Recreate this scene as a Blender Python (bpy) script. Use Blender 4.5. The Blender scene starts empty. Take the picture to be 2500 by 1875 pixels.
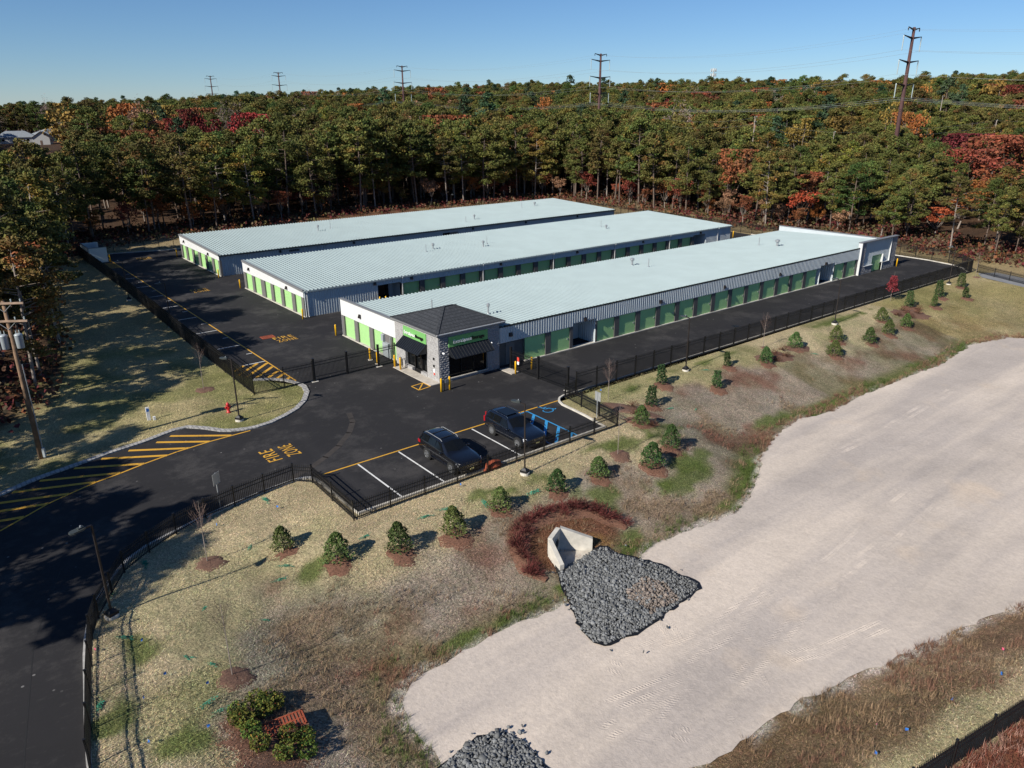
import bpy, bmesh, math, random
import numpy as np
from mathutils import Vector, Matrix, Euler
random.seed(7); rng = np.random.default_rng(11)
SC = bpy.context.scene
COL = SC.collection
R = math.radians

# ---------------------------------------------------------------- camera, sky, sun, exposure
def make_camera():
    cd = bpy.data.cameras.new('camera'); c = bpy.data.objects.new('camera', cd); COL.objects.link(c)
    cd.sensor_width = 36; cd.lens = 26.172; cd.clip_start = 0.3; cd.clip_end = 6000
    y, t, r = 0.900999, 0.352590, -0.004556
    fw = Vector((math.cos(t)*math.cos(y), math.cos(t)*math.sin(y), -math.sin(t)))
    rt = Vector((math.sin(y), -math.cos(y), 0)); up = rt.cross(fw)
    r2 = rt*math.cos(r)+up*math.sin(r); u2 = -rt*math.sin(r)+up*math.cos(r)
    m = Matrix((r2, u2, -fw)).transposed().to_4x4(); m.translation = Vector((-32.532, -53.296, 22.0))
    c.matrix_world = m; SC.camera = c
make_camera()
SUN_EL, SUN_AZ = R(34), R(186)            # azimuth of the sun itself, measured from +X
SUN = Vector((math.cos(SUN_EL)*math.cos(SUN_AZ), math.cos(SUN_EL)*math.sin(SUN_AZ), math.sin(SUN_EL)))
W = bpy.data.worlds.new('World'); SC.world = W; W.use_nodes = True
nt = W.node_tree
sky = nt.nodes.new('ShaderNodeTexSky'); sky.sky_type = 'NISHITA'; sky.sun_disc = False
sky.sun_elevation = SUN_EL; sky.sun_rotation = math.atan2(SUN.x, SUN.y)
sky.altitude = 0; sky.air_density = 0.9; sky.dust_density = 0.0; sky.ozone_density = 9.0
bg = nt.nodes['Background']; nt.links.new(sky.outputs[0], bg.inputs[0]); bg.inputs[1].default_value = 0.075
sd = bpy.data.lights.new('sun', 'SUN'); so = bpy.data.objects.new('sun', sd); COL.objects.link(so)
sd.energy = 5.0; sd.angle = R(0.5); sd.color = (1.0, 0.94, 0.84)
so.rotation_euler = (-SUN).to_track_quat('-Z', 'Y').to_euler(); so.location = (0, 0, 80)
SC.view_settings.view_transform = 'Standard'; SC.view_settings.look = 'None'
SC.view_settings.exposure = 0.35; SC.view_settings.gamma = 1.0; SC.view_settings.use_curve_mapping = False

# ---------------------------------------------------------------- helpers
def tag(o, label=None, cat=None, group=None, kind=None):
    if label: o['label'] = label
    if cat: o['category'] = cat
    if group: o['group'] = group
    if kind: o['kind'] = kind
    return o
def thing(name, loc, label, cat, group=None, rz=0.0):
    o = bpy.data.objects.new(name, None); COL.objects.link(o); o.location = loc; o.rotation_euler.z = rz
    o.empty_display_size = 0.3
    return tag(o, label, cat, group)
class MB:
    def __init__(s): s.v = []; s.f = []; s.m = []
    def add(s, vs, fs, m=0):
        b = len(s.v); s.v.extend([tuple(map(float, q)) for q in vs])
        for f in fs: s.f.append(tuple(i+b for i in f)); s.m.append(m)
    def box(s, x0, y0, z0, x1, y1, z1, m=0):
        s.add([(x0,y0,z0),(x1,y0,z0),(x1,y1,z0),(x0,y1,z0),(x0,y0,z1),(x1,y0,z1),(x1,y1,z1),(x0,y1,z1)],
              [(0,3,2,1),(4,5,6,7),(0,1,5,4),(1,2,6,5),(2,3,7,6),(3,0,4,7)], m)
    def bar(s, a, b, w, h, m=0, up=(0,0,1)):
        a = Vector(a); b = Vector(b); d = (b-a).normalized(); u = Vector(up)
        sx = d.cross(u)
        if sx.length < 1e-4: sx = d.cross(Vector((0,1,0)))
        sx.normalize(); uy = sx.cross(d)
        q = []
        for p in (a, b):
            for i, j in ((-1,-1),(1,-1),(1,1),(-1,1)): q.append(p+sx*(i*w/2)+uy*(j*h/2))
        s.add(q, [(0,3,2,1),(4,5,6,7),(0,1,5,4),(1,2,6,5),(2,3,7,6),(3,0,4,7)], m)
    def tube(s, pts, rad, n=8, m=0, cap=True):
        pts = [Vector(p) for p in pts]
        if not hasattr(rad, '__len__'): rad = [rad]*len(pts)
        rings = []
        ref = None
        for i, p in enumerate(pts):
            d = (pts[min(i+1, len(pts)-1)]-pts[max(i-1, 0)]).normalized()
            if ref is None:
                ref = d.orthogonal().normalized()
            ref = (ref-d*ref.dot(d)).normalized(); b = d.cross(ref)
            rings.append([p+(ref*math.cos(2*math.pi*k/n)+b*math.sin(2*math.pi*k/n))*rad[i] for k in range(n)])
        vs = [q for r in rings for q in r]; fs = []
        for i in range(len(pts)-1):
            for k in range(n):
                k2 = (k+1) % n; fs.append((i*n+k, i*n+k2, (i+1)*n+k2, (i+1)*n+k))
        if cap: fs.append(tuple(range(n))[::-1]); fs.append(tuple((len(pts)-1)*n+k for k in range(n)))
        s.add(vs, fs, m)
    def cyl(s, x, y, z0, z1, r, n=12, m=0, r1=None): s.tube([(x,y,z0),(x,y,z1)], [r, r if r1 is None else r1], n, m)
    def lathe(s, x, y, prof, n=14, m=0): s.tube([(x,y,z) for r, z in prof], [max(r, .001) for r, z in prof], n, m)
    def prism(s, poly, z0, z1, m=0):
        n = len(poly)
        s.add([(x,y,z0) for x,y in poly]+[(x,y,z1) for x,y in poly],
              [tuple(range(n))[::-1], tuple(range(n,2*n))]+[(i,(i+1)%n,n+(i+1)%n,n+i) for i in range(n)], m)
    def ball(s, c, r, m=0, n=8, k=5):
        if not hasattr(r, '__len__'): r = (r, r, r)
        vs = [(c[0],c[1],c[2]-r[2])]; fs = []
        for j in range(1, k):
            a = math.pi*j/k-math.pi/2
            for i in range(n):
                b = 2*math.pi*i/n; vs.append((c[0]+r[0]*math.cos(a)*math.cos(b), c[1]+r[1]*math.cos(a)*math.sin(b), c[2]+r[2]*math.sin(a)))
        vs.append((c[0],c[1],c[2]+r[2])); t = len(vs)-1
        for i in range(n):
            fs.append((0, 1+(i+1)%n, 1+i)); fs.append((t, 1+(k-2)*n+i, 1+(k-2)*n+(i+1)%n))
            for j in range(k-2): fs.append((1+j*n+i, 1+j*n+(i+1)%n, 1+(j+1)*n+(i+1)%n, 1+(j+1)*n+i))
        s.add(vs, fs, m)
    def mesh(s, name, mats, smooth=False):
        me = bpy.data.meshes.new(name); me.from_pydata(s.v, [], s.f)
        for q in (mats if isinstance(mats, (list, tuple)) else [mats]): me.materials.append(q)
        if len(me.materials) > 1: me.polygons.foreach_set('material_index', s.m)
        if smooth: me.polygons.foreach_set('use_smooth', [True]*len(me.polygons))
        me.update(); return me
    def build(s, name, mats, parent=None, smooth=False):
        o = bpy.data.objects.new(name, s.mesh(name, mats, smooth)); COL.objects.link(o)
        if parent is not None: o.parent = parent
        return o
def put(name, me, parent=None, loc=None, rz=None):
    o = bpy.data.objects.new(name, me); COL.objects.link(o)
    if parent is not None: o.parent = parent
    if loc is not None: o.location = loc
    if rz is not None: o.rotation_euler.z = rz
    return o
def dup(root, loc, rz=0.0, label=None, group=None, scale=None):
    r = root.copy(); COL.objects.link(r); r.location = loc; r.rotation_euler.z = rz
    if label: r['label'] = label
    if group: r['group'] = group
    if scale is not None: r.scale = (scale,)*3
    for ch in list(root.children):
        c = ch.copy(); COL.objects.link(c); c.parent = r
        for g in ch.children:
            d = g.copy(); COL.objects.link(d); d.parent = c
    return r
def raw_mesh(name, V, F, mats, colors=None, mi=None, smooth=False):
    """V Nx3 float, F Mxk int (all faces with k corners), colors per vertex."""
    me = bpy.data.meshes.new(name); V = np.asarray(V, np.float32); F = np.asarray(F, np.int32); k = F.shape[1]
    me.vertices.add(len(V)); me.vertices.foreach_set('co', V.ravel())
    me.loops.add(F.size); me.loops.foreach_set('vertex_index', F.ravel())
    me.polygons.add(len(F)); me.polygons.foreach_set('loop_start', np.arange(0, F.size, k, dtype=np.int32))
    me.polygons.foreach_set('loop_total', np.full(len(F), k, np.int32))
    if smooth: me.polygons.foreach_set('use_smooth', np.ones(len(F), bool))
    for q in (mats if isinstance(mats, (list, tuple)) else [mats]): me.materials.append(q)
    if mi is not None: me.polygons.foreach_set('material_index', np.asarray(mi, np.int32))
    if colors is not None:
        a = me.color_attributes.new('Col', 'FLOAT_COLOR', 'POINT')
        c = np.ones((len(V), 4), np.float32); c[:, :3] = colors; a.data.foreach_set('color', c.ravel())
    me.update(calc_edges=True); return me
def text_mesh(txt, size, extrude, mat, font_shear=0.0, bold=0.0, spacing=1.0):
    cu = bpy.data.curves.new('lettering', 'FONT'); cu.body = txt; cu.size = size; cu.extrude = extrude
    cu.offset = bold; cu.space_character = spacing; cu.align_x = 'LEFT'; cu.resolution_u = 3
    o = bpy.data.objects.new('lettering', cu); COL.objects.link(o)
    dg = bpy.context.evaluated_depsgraph_get(); me = bpy.data.meshes.new_from_object(o.evaluated_get(dg))
    bpy.data.objects.remove(o); bpy.data.curves.remove(cu)
    me.materials.clear(); me.materials.append(mat); return me
# ---------------------------------------------------------------- materials
def nodes(name):
    m = bpy.data.materials.new(name); m.use_nodes = True; t = m.node_tree
    return m, t, t.nodes['Principled BSDF']
def N(t, typ, **kw):
    n = t.nodes.new(typ)
    for k, v in kw.items(): setattr(n, k, v)
    return n
def noise(t, scale, detail=3.0, rough=0.6, coord='Object', stretch=None, rot=None):
    tc = N(t, 'ShaderNodeTexCoord'); src = tc.outputs[coord]
    if stretch or rot:
        mp = N(t, 'ShaderNodeMapping'); t.links.new(src, mp.inputs[0])
        if stretch: mp.inputs['Scale'].default_value = stretch
        if rot: mp.inputs['Rotation'].default_value = rot
        src = mp.outputs[0]
    n = N(t, 'ShaderNodeTexNoise'); n.inputs['Scale'].default_value = scale; n.inputs['Detail'].default_value = detail
    n.inputs['Roughness'].default_value = rough; t.links.new(src, n.inputs['Vector'])
    return n.outputs['Fac']
def ramp(t, fac, stops):
    r = N(t, 'ShaderNodeValToRGB'); e = r.color_ramp.elements
    while len(e) < len(stops): e.new(0.5)
    for q, (p, c) in zip(e, stops):
        q.position = p; q.color = (*c, 1) if hasattr(c, '__len__') else (c, c, c, 1)
    t.links.new(fac, r.inputs[0]); return r.outputs[0]
def mix(t, a, b, fac, mode='MIX'):
    n = N(t, 'ShaderNodeMix', data_type='RGBA', blend_type=mode)
    for s, v in ((n.inputs[6], a), (n.inputs[7], b)):
        if hasattr(v, 'links') or hasattr(v, 'is_linked'): t.links.new(v, s)
        else: s.default_value = (*v, 1)
    if hasattr(fac, 'is_linked'): t.links.new(fac, n.inputs[0])
    else: n.inputs[0].default_value = fac
    return n.outputs[2]
def bump(t, bsdf, fac, strength, dist):
    b = N(t, 'ShaderNodeBump'); b.inputs['Strength'].default_value = strength; b.inputs['Distance'].default_value = dist
    t.links.new(fac, b.inputs['Height'])
    if bsdf.inputs['Normal'].is_linked: t.links.new(bsdf.inputs['Normal'].links[0].from_socket, b.inputs['Normal'])
    t.links.new(b.outputs[0], bsdf.inputs['Normal'])
def mat(name, c, rough=0.6, metal=0.0, var=0.18, scale=2.5, bmp=0.0, bscale=30, spec=0.5, coat=0.0):
    m, t, b = nodes(name)
    f = noise(t, scale, 5)
    lo = tuple(x*(1-var) for x in c); hi = tuple(min(1, x*(1+var)) for x in c)
    t.links.new(ramp(t, f, [(0.3, lo), (0.7, hi)]), b.inputs['Base Color'])
    b.inputs['Roughness'].default_value = rough; b.inputs['Metallic'].default_value = metal
    b.inputs['Specular IOR Level'].default_value = spec; b.inputs['Coat Weight'].default_value = coat
    if bmp: bump(t, b, noise(t, bscale, 4), bmp, 0.02)
    return m
def mat_asphalt():
    m, t, b = nodes('asphalt')
    c = ramp(t, noise(t, 0.12, 6, .65), [(0.3, (.017,.0163,.0178)), (0.62, (.026,.0248,.0268))])
    dust = ramp(t, noise(t, 0.22, 8, .74), [(0.50, 0.0), (0.62, .55)])
    c = mix(t, c, (.105,.098,.094), dust)
    c = mix(t, c, (.055,.053,.055), ramp(t, noise(t, 0.25, 3, .5, stretch=(1, .07, 1), rot=(0, 0, R(38))), [(.62, 0.0), (.74, .5)]))
    c = mix(t, c, (.060,.057,.055), ramp(t, noise(t, .9, 7, .8, stretch=(1, 2.5, 1), rot=(0, 0, .6)), [(.56, 0.0), (.66, .7)]))
    c = mix(t, c, (.013,.0125,.0135), ramp(t, noise(t, .07, 4, .6), [(.54, 0.0), (.66, .45)]))
    c = mix(t, c, (.020,.0195,.021), ramp(t, noise(t, 45, 2), [(.45, .7), (.62, 0.0)]))
    sp = N(t, 'ShaderNodeTexVoronoi'); sp.inputs['Scale'].default_value = 1.1; tc = N(t, 'ShaderNodeTexCoord'); t.links.new(tc.outputs['Object'], sp.inputs['Vector'])
    spk = ramp(t, sp.outputs['Distance'], [(0.0, 1.0), (0.055, 1.0), (0.075, 0.0)])
    gate = ramp(t, noise(t, .12, 4, .6), [(.5, 0.0), (.56, 1.0)])
    c = mix(t, c, (.16,.155,.15), mix(t, (0,0,0), gate, spk))
    t.links.new(c, b.inputs['Base Color']); b.inputs['Roughness'].default_value = .88; b.inputs['Specular IOR Level'].default_value = .25
    bump(t, b, noise(t, 60, 3), .35, .01); return m
def mat_ground():
    m, t, b = nodes('soil_and_grass')
    a = N(t, 'ShaderNodeAttribute', attribute_name='Col')
    f1 = noise(t, 9, 5, .75); f2 = noise(t, 2.1, 4, .6)
    f3 = noise(t, 7, 3, .7, stretch=(1, 6, 1), rot=(0, 0, .5)); f4 = noise(t, 7, 3, .7, stretch=(6, 1, 1), rot=(0, 0, .3))
    c = mix(t, a.outputs['Color'], ramp(t, f1, [(.28, .48), (.75, 1.6)]), 1.0, 'MULTIPLY')
    c = mix(t, c, ramp(t, f2, [(.3, (.8,.86,.8)), (.7, (1.15,1.1,1.1))]), 1.0, 'MULTIPLY')
    c = mix(t, c, ramp(t, f3, [(.42, .55), (.62, 1.35)]), .8, 'MULTIPLY')
    c = mix(t, c, ramp(t, f4, [(.42, .6), (.62, 1.3)]), .8, 'MULTIPLY')
    t.links.new(c, b.inputs['Base Color']); b.inputs['Roughness'].default_value = .95; b.inputs['Specular IOR Level'].default_value = .1
    bump(t, b, f1, .9, .08); bump(t, b, noise(t, 1.3, 3), .4, .25); return m
def mat_sand():
    m, t, b = nodes('sand')
    c = ramp(t, noise(t, .16, 6, .62), [(.3, (.47,.415,.365)), (.5, (.545,.48,.42)), (.7, (.59,.52,.455))])
    st = ramp(t, noise(t, .11, 4, .6, stretch=(.25, 2.2, 1), rot=(0, 0, R(-3))), [(.42, (.80,.80,.82)), (.62, (1.06,1.04,1.01))])
    c = mix(t, c, st, 1.0, 'MULTIPLY')
    c = mix(t, c, (.60,.48,.36), ramp(t, noise(t, .22, 3), [(.62, 0.0), (.78, .45)]))
    c = mix(t, c, ramp(t, noise(t, 5.5, 5, .7), [(.3, (.86,.86,.86)), (.6, (1.05,1.05,1.05))]), .9, 'MULTIPLY')
    t.links.new(c, b.inputs['Base Color']); b.inputs['Roughness'].default_value = .95; b.inputs['Specular IOR Level'].default_value = .1
    bump(t, b, noise(t, 1.3, 6, .6), .4, .12); bump(t, b, noise(t, 7, 4, .75), .5, .035)
    bump(t, b, noise(t, .8, 3, .5, stretch=(.2, 1.6, 1), rot=(0, 0, R(-4))), .25, .16); return m
def mat_foliage(name, hue_rand=0.12):
    m, t, b = nodes(name)
    a = N(t, 'ShaderNodeAttribute', attribute_name='Col'); oi = N(t, 'ShaderNodeObjectInfo')
    h = N(t, 'ShaderNodeHueSaturation'); t.links.new(a.outputs['Color'], h.inputs['Color'])
    mr = N(t, 'ShaderNodeMapRange'); t.links.new(oi.outputs['Random'], mr.inputs[0]); mr.inputs[3].default_value = .5-hue_rand*.4; mr.inputs[4].default_value = .5+hue_rand*.35
    t.links.new(mr.outputs[0], h.inputs['Hue'])
    wn = N(t, 'ShaderNodeTexWhiteNoise', noise_dimensions='1D'); t.links.new(oi.outputs['Random'], wn.inputs['W'])
    mv = N(t, 'ShaderNodeMapRange'); t.links.new(wn.outputs['Value'], mv.inputs[0]); mv.inputs[3].default_value = .85; mv.inputs[4].default_value = 1.6
    t.links.new(mv.outputs[0], h.inputs['Value'])
    t.links.new(h.outputs[0], b.inputs['Base Color']); b.inputs['Roughness'].default_value = .75; b.inputs['Specular IOR Level'].default_value = .2
    return m
def mat_vcol(name, rough=.85, spec=.15):
    m, t, b = nodes(name); a = N(t, 'ShaderNodeAttribute', attribute_name='Col')
    c = mix(t, a.outputs['Color'], ramp(t, noise(t, 8, 3), [(.3, .8), (.7, 1.2)]), 1.0, 'MULTIPLY')
    t.links.new(c, b.inputs['Base Color']); b.inputs['Roughness'].default_value = rough; b.inputs['Specular IOR Level'].default_value = spec; return m
def mat_brick(name, c1, c2, mortar, sx, sy, bmp=.6, offset=.5, plane='XZ', msize=.02, rough=.9):
    m, t, b = nodes(name); tc = N(t, 'ShaderNodeTexCoord'); sp = N(t, 'ShaderNodeSeparateXYZ'); t.links.new(tc.outputs['Object'], sp.inputs[0])
    cb = N(t, 'ShaderNodeCombineXYZ')
    if plane == 'SUM':
        ad = N(t, 'ShaderNodeMath', operation='ADD'); t.links.new(sp.outputs[0], ad.inputs[0]); t.links.new(sp.outputs[1], ad.inputs[1]); t.links.new(ad.outputs[0], cb.inputs[0])
    else: t.links.new(sp.outputs['XYZ'.index(plane[0])], cb.inputs[0])
    t.links.new(sp.outputs[2 if plane == 'SUM' else 'XYZ'.index(plane[1])], cb.inputs[1])
    k = N(t, 'ShaderNodeTexBrick'); k.offset = offset; t.links.new(cb.outputs[0], k.inputs['Vector'])
    k.inputs['Color1'].default_value = (*c1, 1); k.inputs['Color2'].default_value = (*c2, 1); k.inputs['Mortar'].default_value = (*mortar, 1)
    k.inputs['Scale'].default_value = 1; k.inputs['Brick Width'].default_value = sx; k.inputs['Row Height'].default_value = sy; k.inputs['Mortar Size'].default_value = msize
    c = mix(t, k.outputs['Color'], ramp(t, noise(t, 6, 4), [(.3, .75), (.7, 1.25)]), 1.0, 'MULTIPLY')
    t.links.new(c, b.inputs['Base Color']); b.inputs['Roughness'].default_value = rough; b.inputs['Specular IOR Level'].default_value = .2
    inv = N(t, 'ShaderNodeMath', operation='SUBTRACT'); inv.inputs[0].default_value = 1; t.links.new(k.outputs['Fac'], inv.inputs[1])
    bump(t, b, inv.outputs[0], bmp, .02); bump(t, b, noise(t, 14, 4), .5, .02); return m
def mat_paint(name, c):
    m, t, b = nodes(name)
    f = ramp(t, noise(t, 5, 7, .8), [(.38, 0.0), (.50, 1.0)]); g = ramp(t, noise(t, .8, 3), [(.35, .35), (.6, 1.0)])
    t.links.new(mix(t, mix(t, (.05,.047,.045), c, f), c, g), b.inputs['Base Color']); b.inputs['Roughness'].default_value = .75; return m
ASPH = mat_asphalt(); GROUND = mat_ground(); SAND = mat_sand()
FOL = mat_foliage('pine_needles', .12); FOLD = mat_foliage('autumn_leaves', .02); VCOL = mat_vcol('dry_plants')
BARK = mat('bark', (.13,.095,.075), .9, var=.4, scale=4, bmp=.5, bscale=12); PALEBARK = mat('pale_bark', (.24,.20,.17), .9, var=.4, scale=3)
KERB = mat('kerb_concrete', (.36,.35,.33), .9, var=.25, scale=3, bmp=.3); GRANITE = mat_brick('granite_blocks', (.40,.39,.375), (.34,.33,.32), (.24,.235,.23), .28, .5, .6, .0, 'XY', .04)
CONC = mat('concrete', (.45,.41,.35), .9, var=.2, scale=1.6, bmp=.25); CONCP = mat('pale_concrete', (.52,.49,.43), .9, var=.22, scale=1.4, bmp=.2)
YEL = mat_paint('yellow_road_paint', (.62,.33,.03)); WHT = mat_paint('white_road_paint', (.72,.72,.70)); BLU = mat_paint('blue_road_paint', (.03,.27,.56))
ROOFM = mat('galvanised_roof', (.32,.39,.395), .5, .2, var=.05, scale=.35); WALLM = mat('ribbed_steel_wall', (.50,.55,.57), .5, .05, var=.05, scale=.5)
WALLW = mat('white_steel_wall', (.72,.735,.74), .5, 0, var=.03, scale=.4); TRIMG = mat('grey_trim', (.22,.225,.23), .5, .2, var=.1); TRIMW = mat('white_trim', (.58,.59,.585), .5, var=.05)
GUTTER = mat('dark_gutter', (.022,.032,.033), .4, .2, var=.1); GUTL = mat('pale_gutter', (.36,.42,.42), .45, .2, var=.08)
PIER = mat('dark_grey_pier', (.085,.083,.08), .75, var=.12); PIERL = mat('grey_pier', (.14,.135,.13), .75, var=.12)
def mat_door():
    m, t, b = nodes('green_door'); f = noise(t, .6, 3)
    t.links.new(ramp(t, f, [(.3, (.32,.55,.225)), (.7, (.35,.59,.25))]), b.inputs['Base Color']); b.inputs['Roughness'].default_value = .45; return m
DOORG = mat_door(); STEEL = mat('galvanised_pipe', (.42,.44,.45), .4, .5, var=.1); DARKM = mat('black_metal', (.012,.012,.013), .45, .2, var=.2)
BRONZE = mat('bronze_pole', (.028,.022,.02), .5, .3, var=.2); BOLL = mat('yellow_bollard', (.80,.44,.012), .45, var=.1)
BLOCK = mat_brick('smooth_block', (.36,.355,.35), (.29,.285,.285), (.42,.41,.40), .4, .2, .4, .5, 'YZ', .012)
ROUGH = mat('split_face_block', (.25,.25,.26), .95, var=.15, scale=5, bmp=.8, bscale=22); SHING = mat_brick('shingles', (.065,.07,.078), (.035,.038,.044), (.022,.024,.028), .42, .16, 1.0, .37, 'SUM', .02)
SHINX = mat_brick('shingles_front', (.052,.056,.063), (.042,.046,.052), (.034,.037,.042), .34, .14, .6, .37, 'XZ', .02); SHINY = mat_brick('shingles_side', (.054,.058,.065), (.043,.047,.053), (.034,.037,.042), .34, .14, .6, .37, 'YZ', .02)
SIGNG = mat('sign_green', (.17,.42,.13), .5, var=.03); LETW = mat('white_letter', (.85,.85,.85), .4, var=.02); LETB = mat('black_letter', (.012,.012,.012), .4, var=.02)
GLASS = mat('dark_glass', (.006,.007,.008), .06, 0, var=.1, spec=.35); AWN = mat('black_awning', (.010,.012,.016), .45, .1, var=.2); AWNR = mat('awning_seam', (.035,.037,.04), .4, .3)
RED = mat('hydrant_red', (.48,.018,.02), .4, var=.15); WOOD = mat('pole_wood', (.20,.125,.075), .85, var=.35, scale=3, bmp=.4, bscale=15); WOODP = mat('crossarm_wood', (.34,.24,.17), .85, var=.3, scale=3)
CAN = mat('transformer_grey', (.36,.40,.42), .45, .1, var=.1); CORTEN = mat('weathered_steel', (.075,.035,.033), .85, var=.3, scale=.5); CERAM = mat('insulator', (.40,.47,.47), .4, var=.1)
GRATE = mat('rust_orange_grate', (.30,.065,.028), .8, var=.3, scale=6); MULCHM = mat('mulch', (.165,.08,.05), .95, var=.5, scale=14, bmp=1.0, bscale=22); MULCHD = mat('dark_mulch', (.14,.075,.05), .95, var=.5, scale=14, bmp=1.0, bscale=22)
STONE = mat_vcol('riprap_stone', .9, .25); NETG = mat('green_netting', (.05,.27,.17), .9, var=.4, scale=6); FLAGB = mat('blue_flag', (.03,.17,.55), .6); FLAGP = mat('pink_flag', (.75,.12,.22), .6)
PATHM = mat('grey_path', (.21,.215,.225), .9, var=.15, scale=1.2, bmp=.3)
CARB = mat('blue_black_paint', (.006,.009,.017), .25, .3, var=.1, coat=1.0, spec=.6); CARK = mat('black_paint', (.006,.0065,.009), .25, .3, var=.1, coat=1.0, spec=.6); PLAST = mat('black_plastic', (.012,.012,.012), .7)
TYRE = mat('tyre_rubber', (.014,.014,.014), .85); RIMM = mat('alloy_rim', (.42,.43,.44), .3, .8, var=.05); CHROME = mat('chrome', (.6,.6,.62), .15, 1.0, var=.03); TAILR = mat('tail_lamp_red', (.30,.008,.012), .2, spec=.6); LAMPW = mat('lamp_lens', (.62,.64,.66), .1, var=.05)
PLATEM = mat('number_plate', (.60,.55,.25), .5); SIGNB = mat('sign_back', (.40,.41,.40), .45, .4); REDW = mat('red_sign', (.62,.06,.04), .5); SIDING = mat('white_siding', (.46,.46,.45), .7, var=.08); HROOF = mat('house_shingles', (.21,.235,.26), .8, var=.2, scale=2); HROOFB = mat('brown_shingles', (.15,.10,.075), .85, var=.2, scale=2)
CELLM = mat('antenna_grey', (.52,.55,.55), .5, var=.05); WIREM = mat('wire', (.20,.215,.205), .5, .2)
FENCE_ROAD = [(-34.5,-60.0),(-32.6,-40.0),(-31.8,-28.04),(-31.09,-24.17),(-30.32,-20.37),(-29.79,-18.95),(-27.98,-15.76),(-26.51,-14.6),(-24.85,-13.56),(-23.03,-12.82),(-21.2,-12.38),(-19.24,-12.01),(-17.26,-11.75),(-16.4,-12.65)]
FENCE_FRONT = [(-16.4,-12.65),(-16.5,-18.45),(4.99,-18.45),(5.86,-11.67)]
FENCE_RIGHT = [(7.4,-11.55),(26.0,-11.9),(84.2,-11.9)]
FENCE_PATH = [(84.2,-11.9),(83.0,-13.7),(80.5,-19.5),(77.0,-28.0),(70.0,-44.0)]
FENCE_CORNER = [(-34.5,-42.8),(-7.91,-47.18),(-3.32,-47.94),(70.0,-60.0)]
SAND_EDGE = [(72.0,-34.0),(66.0,-28.0),(60.71,-26.66),(59.84,-25.5),(54.1,-23.94),(44.17,-24.85),(38.26,-24.44),(33.16,-24.32),(29.31,-24.19),(24.72,-24.61),(21.24,-23.73),(16.89,-24.4),(12.67,-25.8),(9.62,-27.6),(6.64,-29.0),(4.16,-29.7),(1.31,-29.4),(-0.5,-29.1),(-3.16,-28.9),(-4.4,-29.42),(-7.66,-29.62),(-9.93,-29.87),(-11.75,-29.76),(-13.23,-29.36),(-14.94,-29.33),(-16.66,-29.43),(-17.77,-29.54),(-18.68,-29.39),(-19.79,-29.8),(-20.48,-30.48),(-20.83,-31.52),(-20.97,-32.66),(-20.85,-33.5),(-20.98,-34.36),(-21.2,-36.5),(-20.0,-39.0),(-16.5,-40.2),(-13.54,-40.32),(-12.18,-40.82),(-10.37,-40.84),(-8.51,-40.91),(-6.76,-41.13),(-5.31,-41.59),(-3.69,-41.79),(-2.3,-42.15),(-0.37,-42.5),(2.53,-43.15),(4.89,-43.69),(7.99,-44.53),(30.0,-49.0),(60.0,-52.0),(70.0,-46.0)]
DEEP = -2.0
def seg_dist(X, Y, line, closed=False):
    L = list(line) + ([line[0]] if closed else [])
    d = np.full(X.shape, 1e9)
    for (ax, ay), (bx, by) in zip(L[:-1], L[1:]):
        vx, vy = bx-ax, by-ay
        t = np.clip(((X-ax)*vx+(Y-ay)*vy)/(vx*vx+vy*vy+1e-12), 0, 1)
        d = np.minimum(d, np.hypot(X-ax-t*vx, Y-ay-t*vy))
    return d
def in_poly(X, Y, poly):
    r = np.zeros(X.shape, bool)
    n = len(poly)
    for i in range(n):
        ax, ay = poly[i]; bx, by = poly[(i+1) % n]
        if ay == by: continue
        c = ((ay > Y) != (by > Y)) & (X < (bx-ax)*(Y-ay)/(by-ay)+ax)
        r ^= c
    return r
BASIN = FENCE_ROAD[1:] + FENCE_FRONT[1:] + FENCE_RIGHT + FENCE_PATH[1:] + FENCE_CORNER[::-1]
def ground_z(X, Y):
    X = np.atleast_1d(np.asarray(X, float)); Y = np.atleast_1d(np.asarray(Y, float))
    z = np.zeros(X.shape)
    r = np.hypot(np.maximum(0, np.maximum(X-105, -65-X)), np.maximum(0, np.maximum(Y-100, -75-Y)))
    t = np.clip(r/400, 0, 1); t = t*t*(3-2*t)
    z += t*(10.0+10.0*np.clip((X-Y*0.25)/220, -0.4, 1))
    m = (X > -36) & (X < 90) & (Y > -62) & (Y < -9)
    if m.any():
        x, y = X[m], Y[m]
        inb = in_poly(x, y, BASIN)
        ds = seg_dist(x, y, SAND_EDGE, True); ds[in_poly(x, y, SAND_EDGE)] = 0
        df = np.minimum(seg_dist(x, y, BASIN, True)-0.9, 40); df = np.maximum(df, 0)
        q = ds/(ds+df+1e-6); q = q*q*(3-2*q)
        z[m] = np.where(inb, DEEP*(1-q), 0)
        pit = in_poly(x, y, [(-8.95,-27.9),(-5.7,-27.45),(-5.84,-27.02),(-7.3,-25.66),(-8.68,-26.36)])
        zz = z[m]; zz[pit] = np.minimum(zz[pit], DEEP-.03); z[m] = zz
    return z
def gz(x, y): return float(ground_z(x, y)[0])
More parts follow.
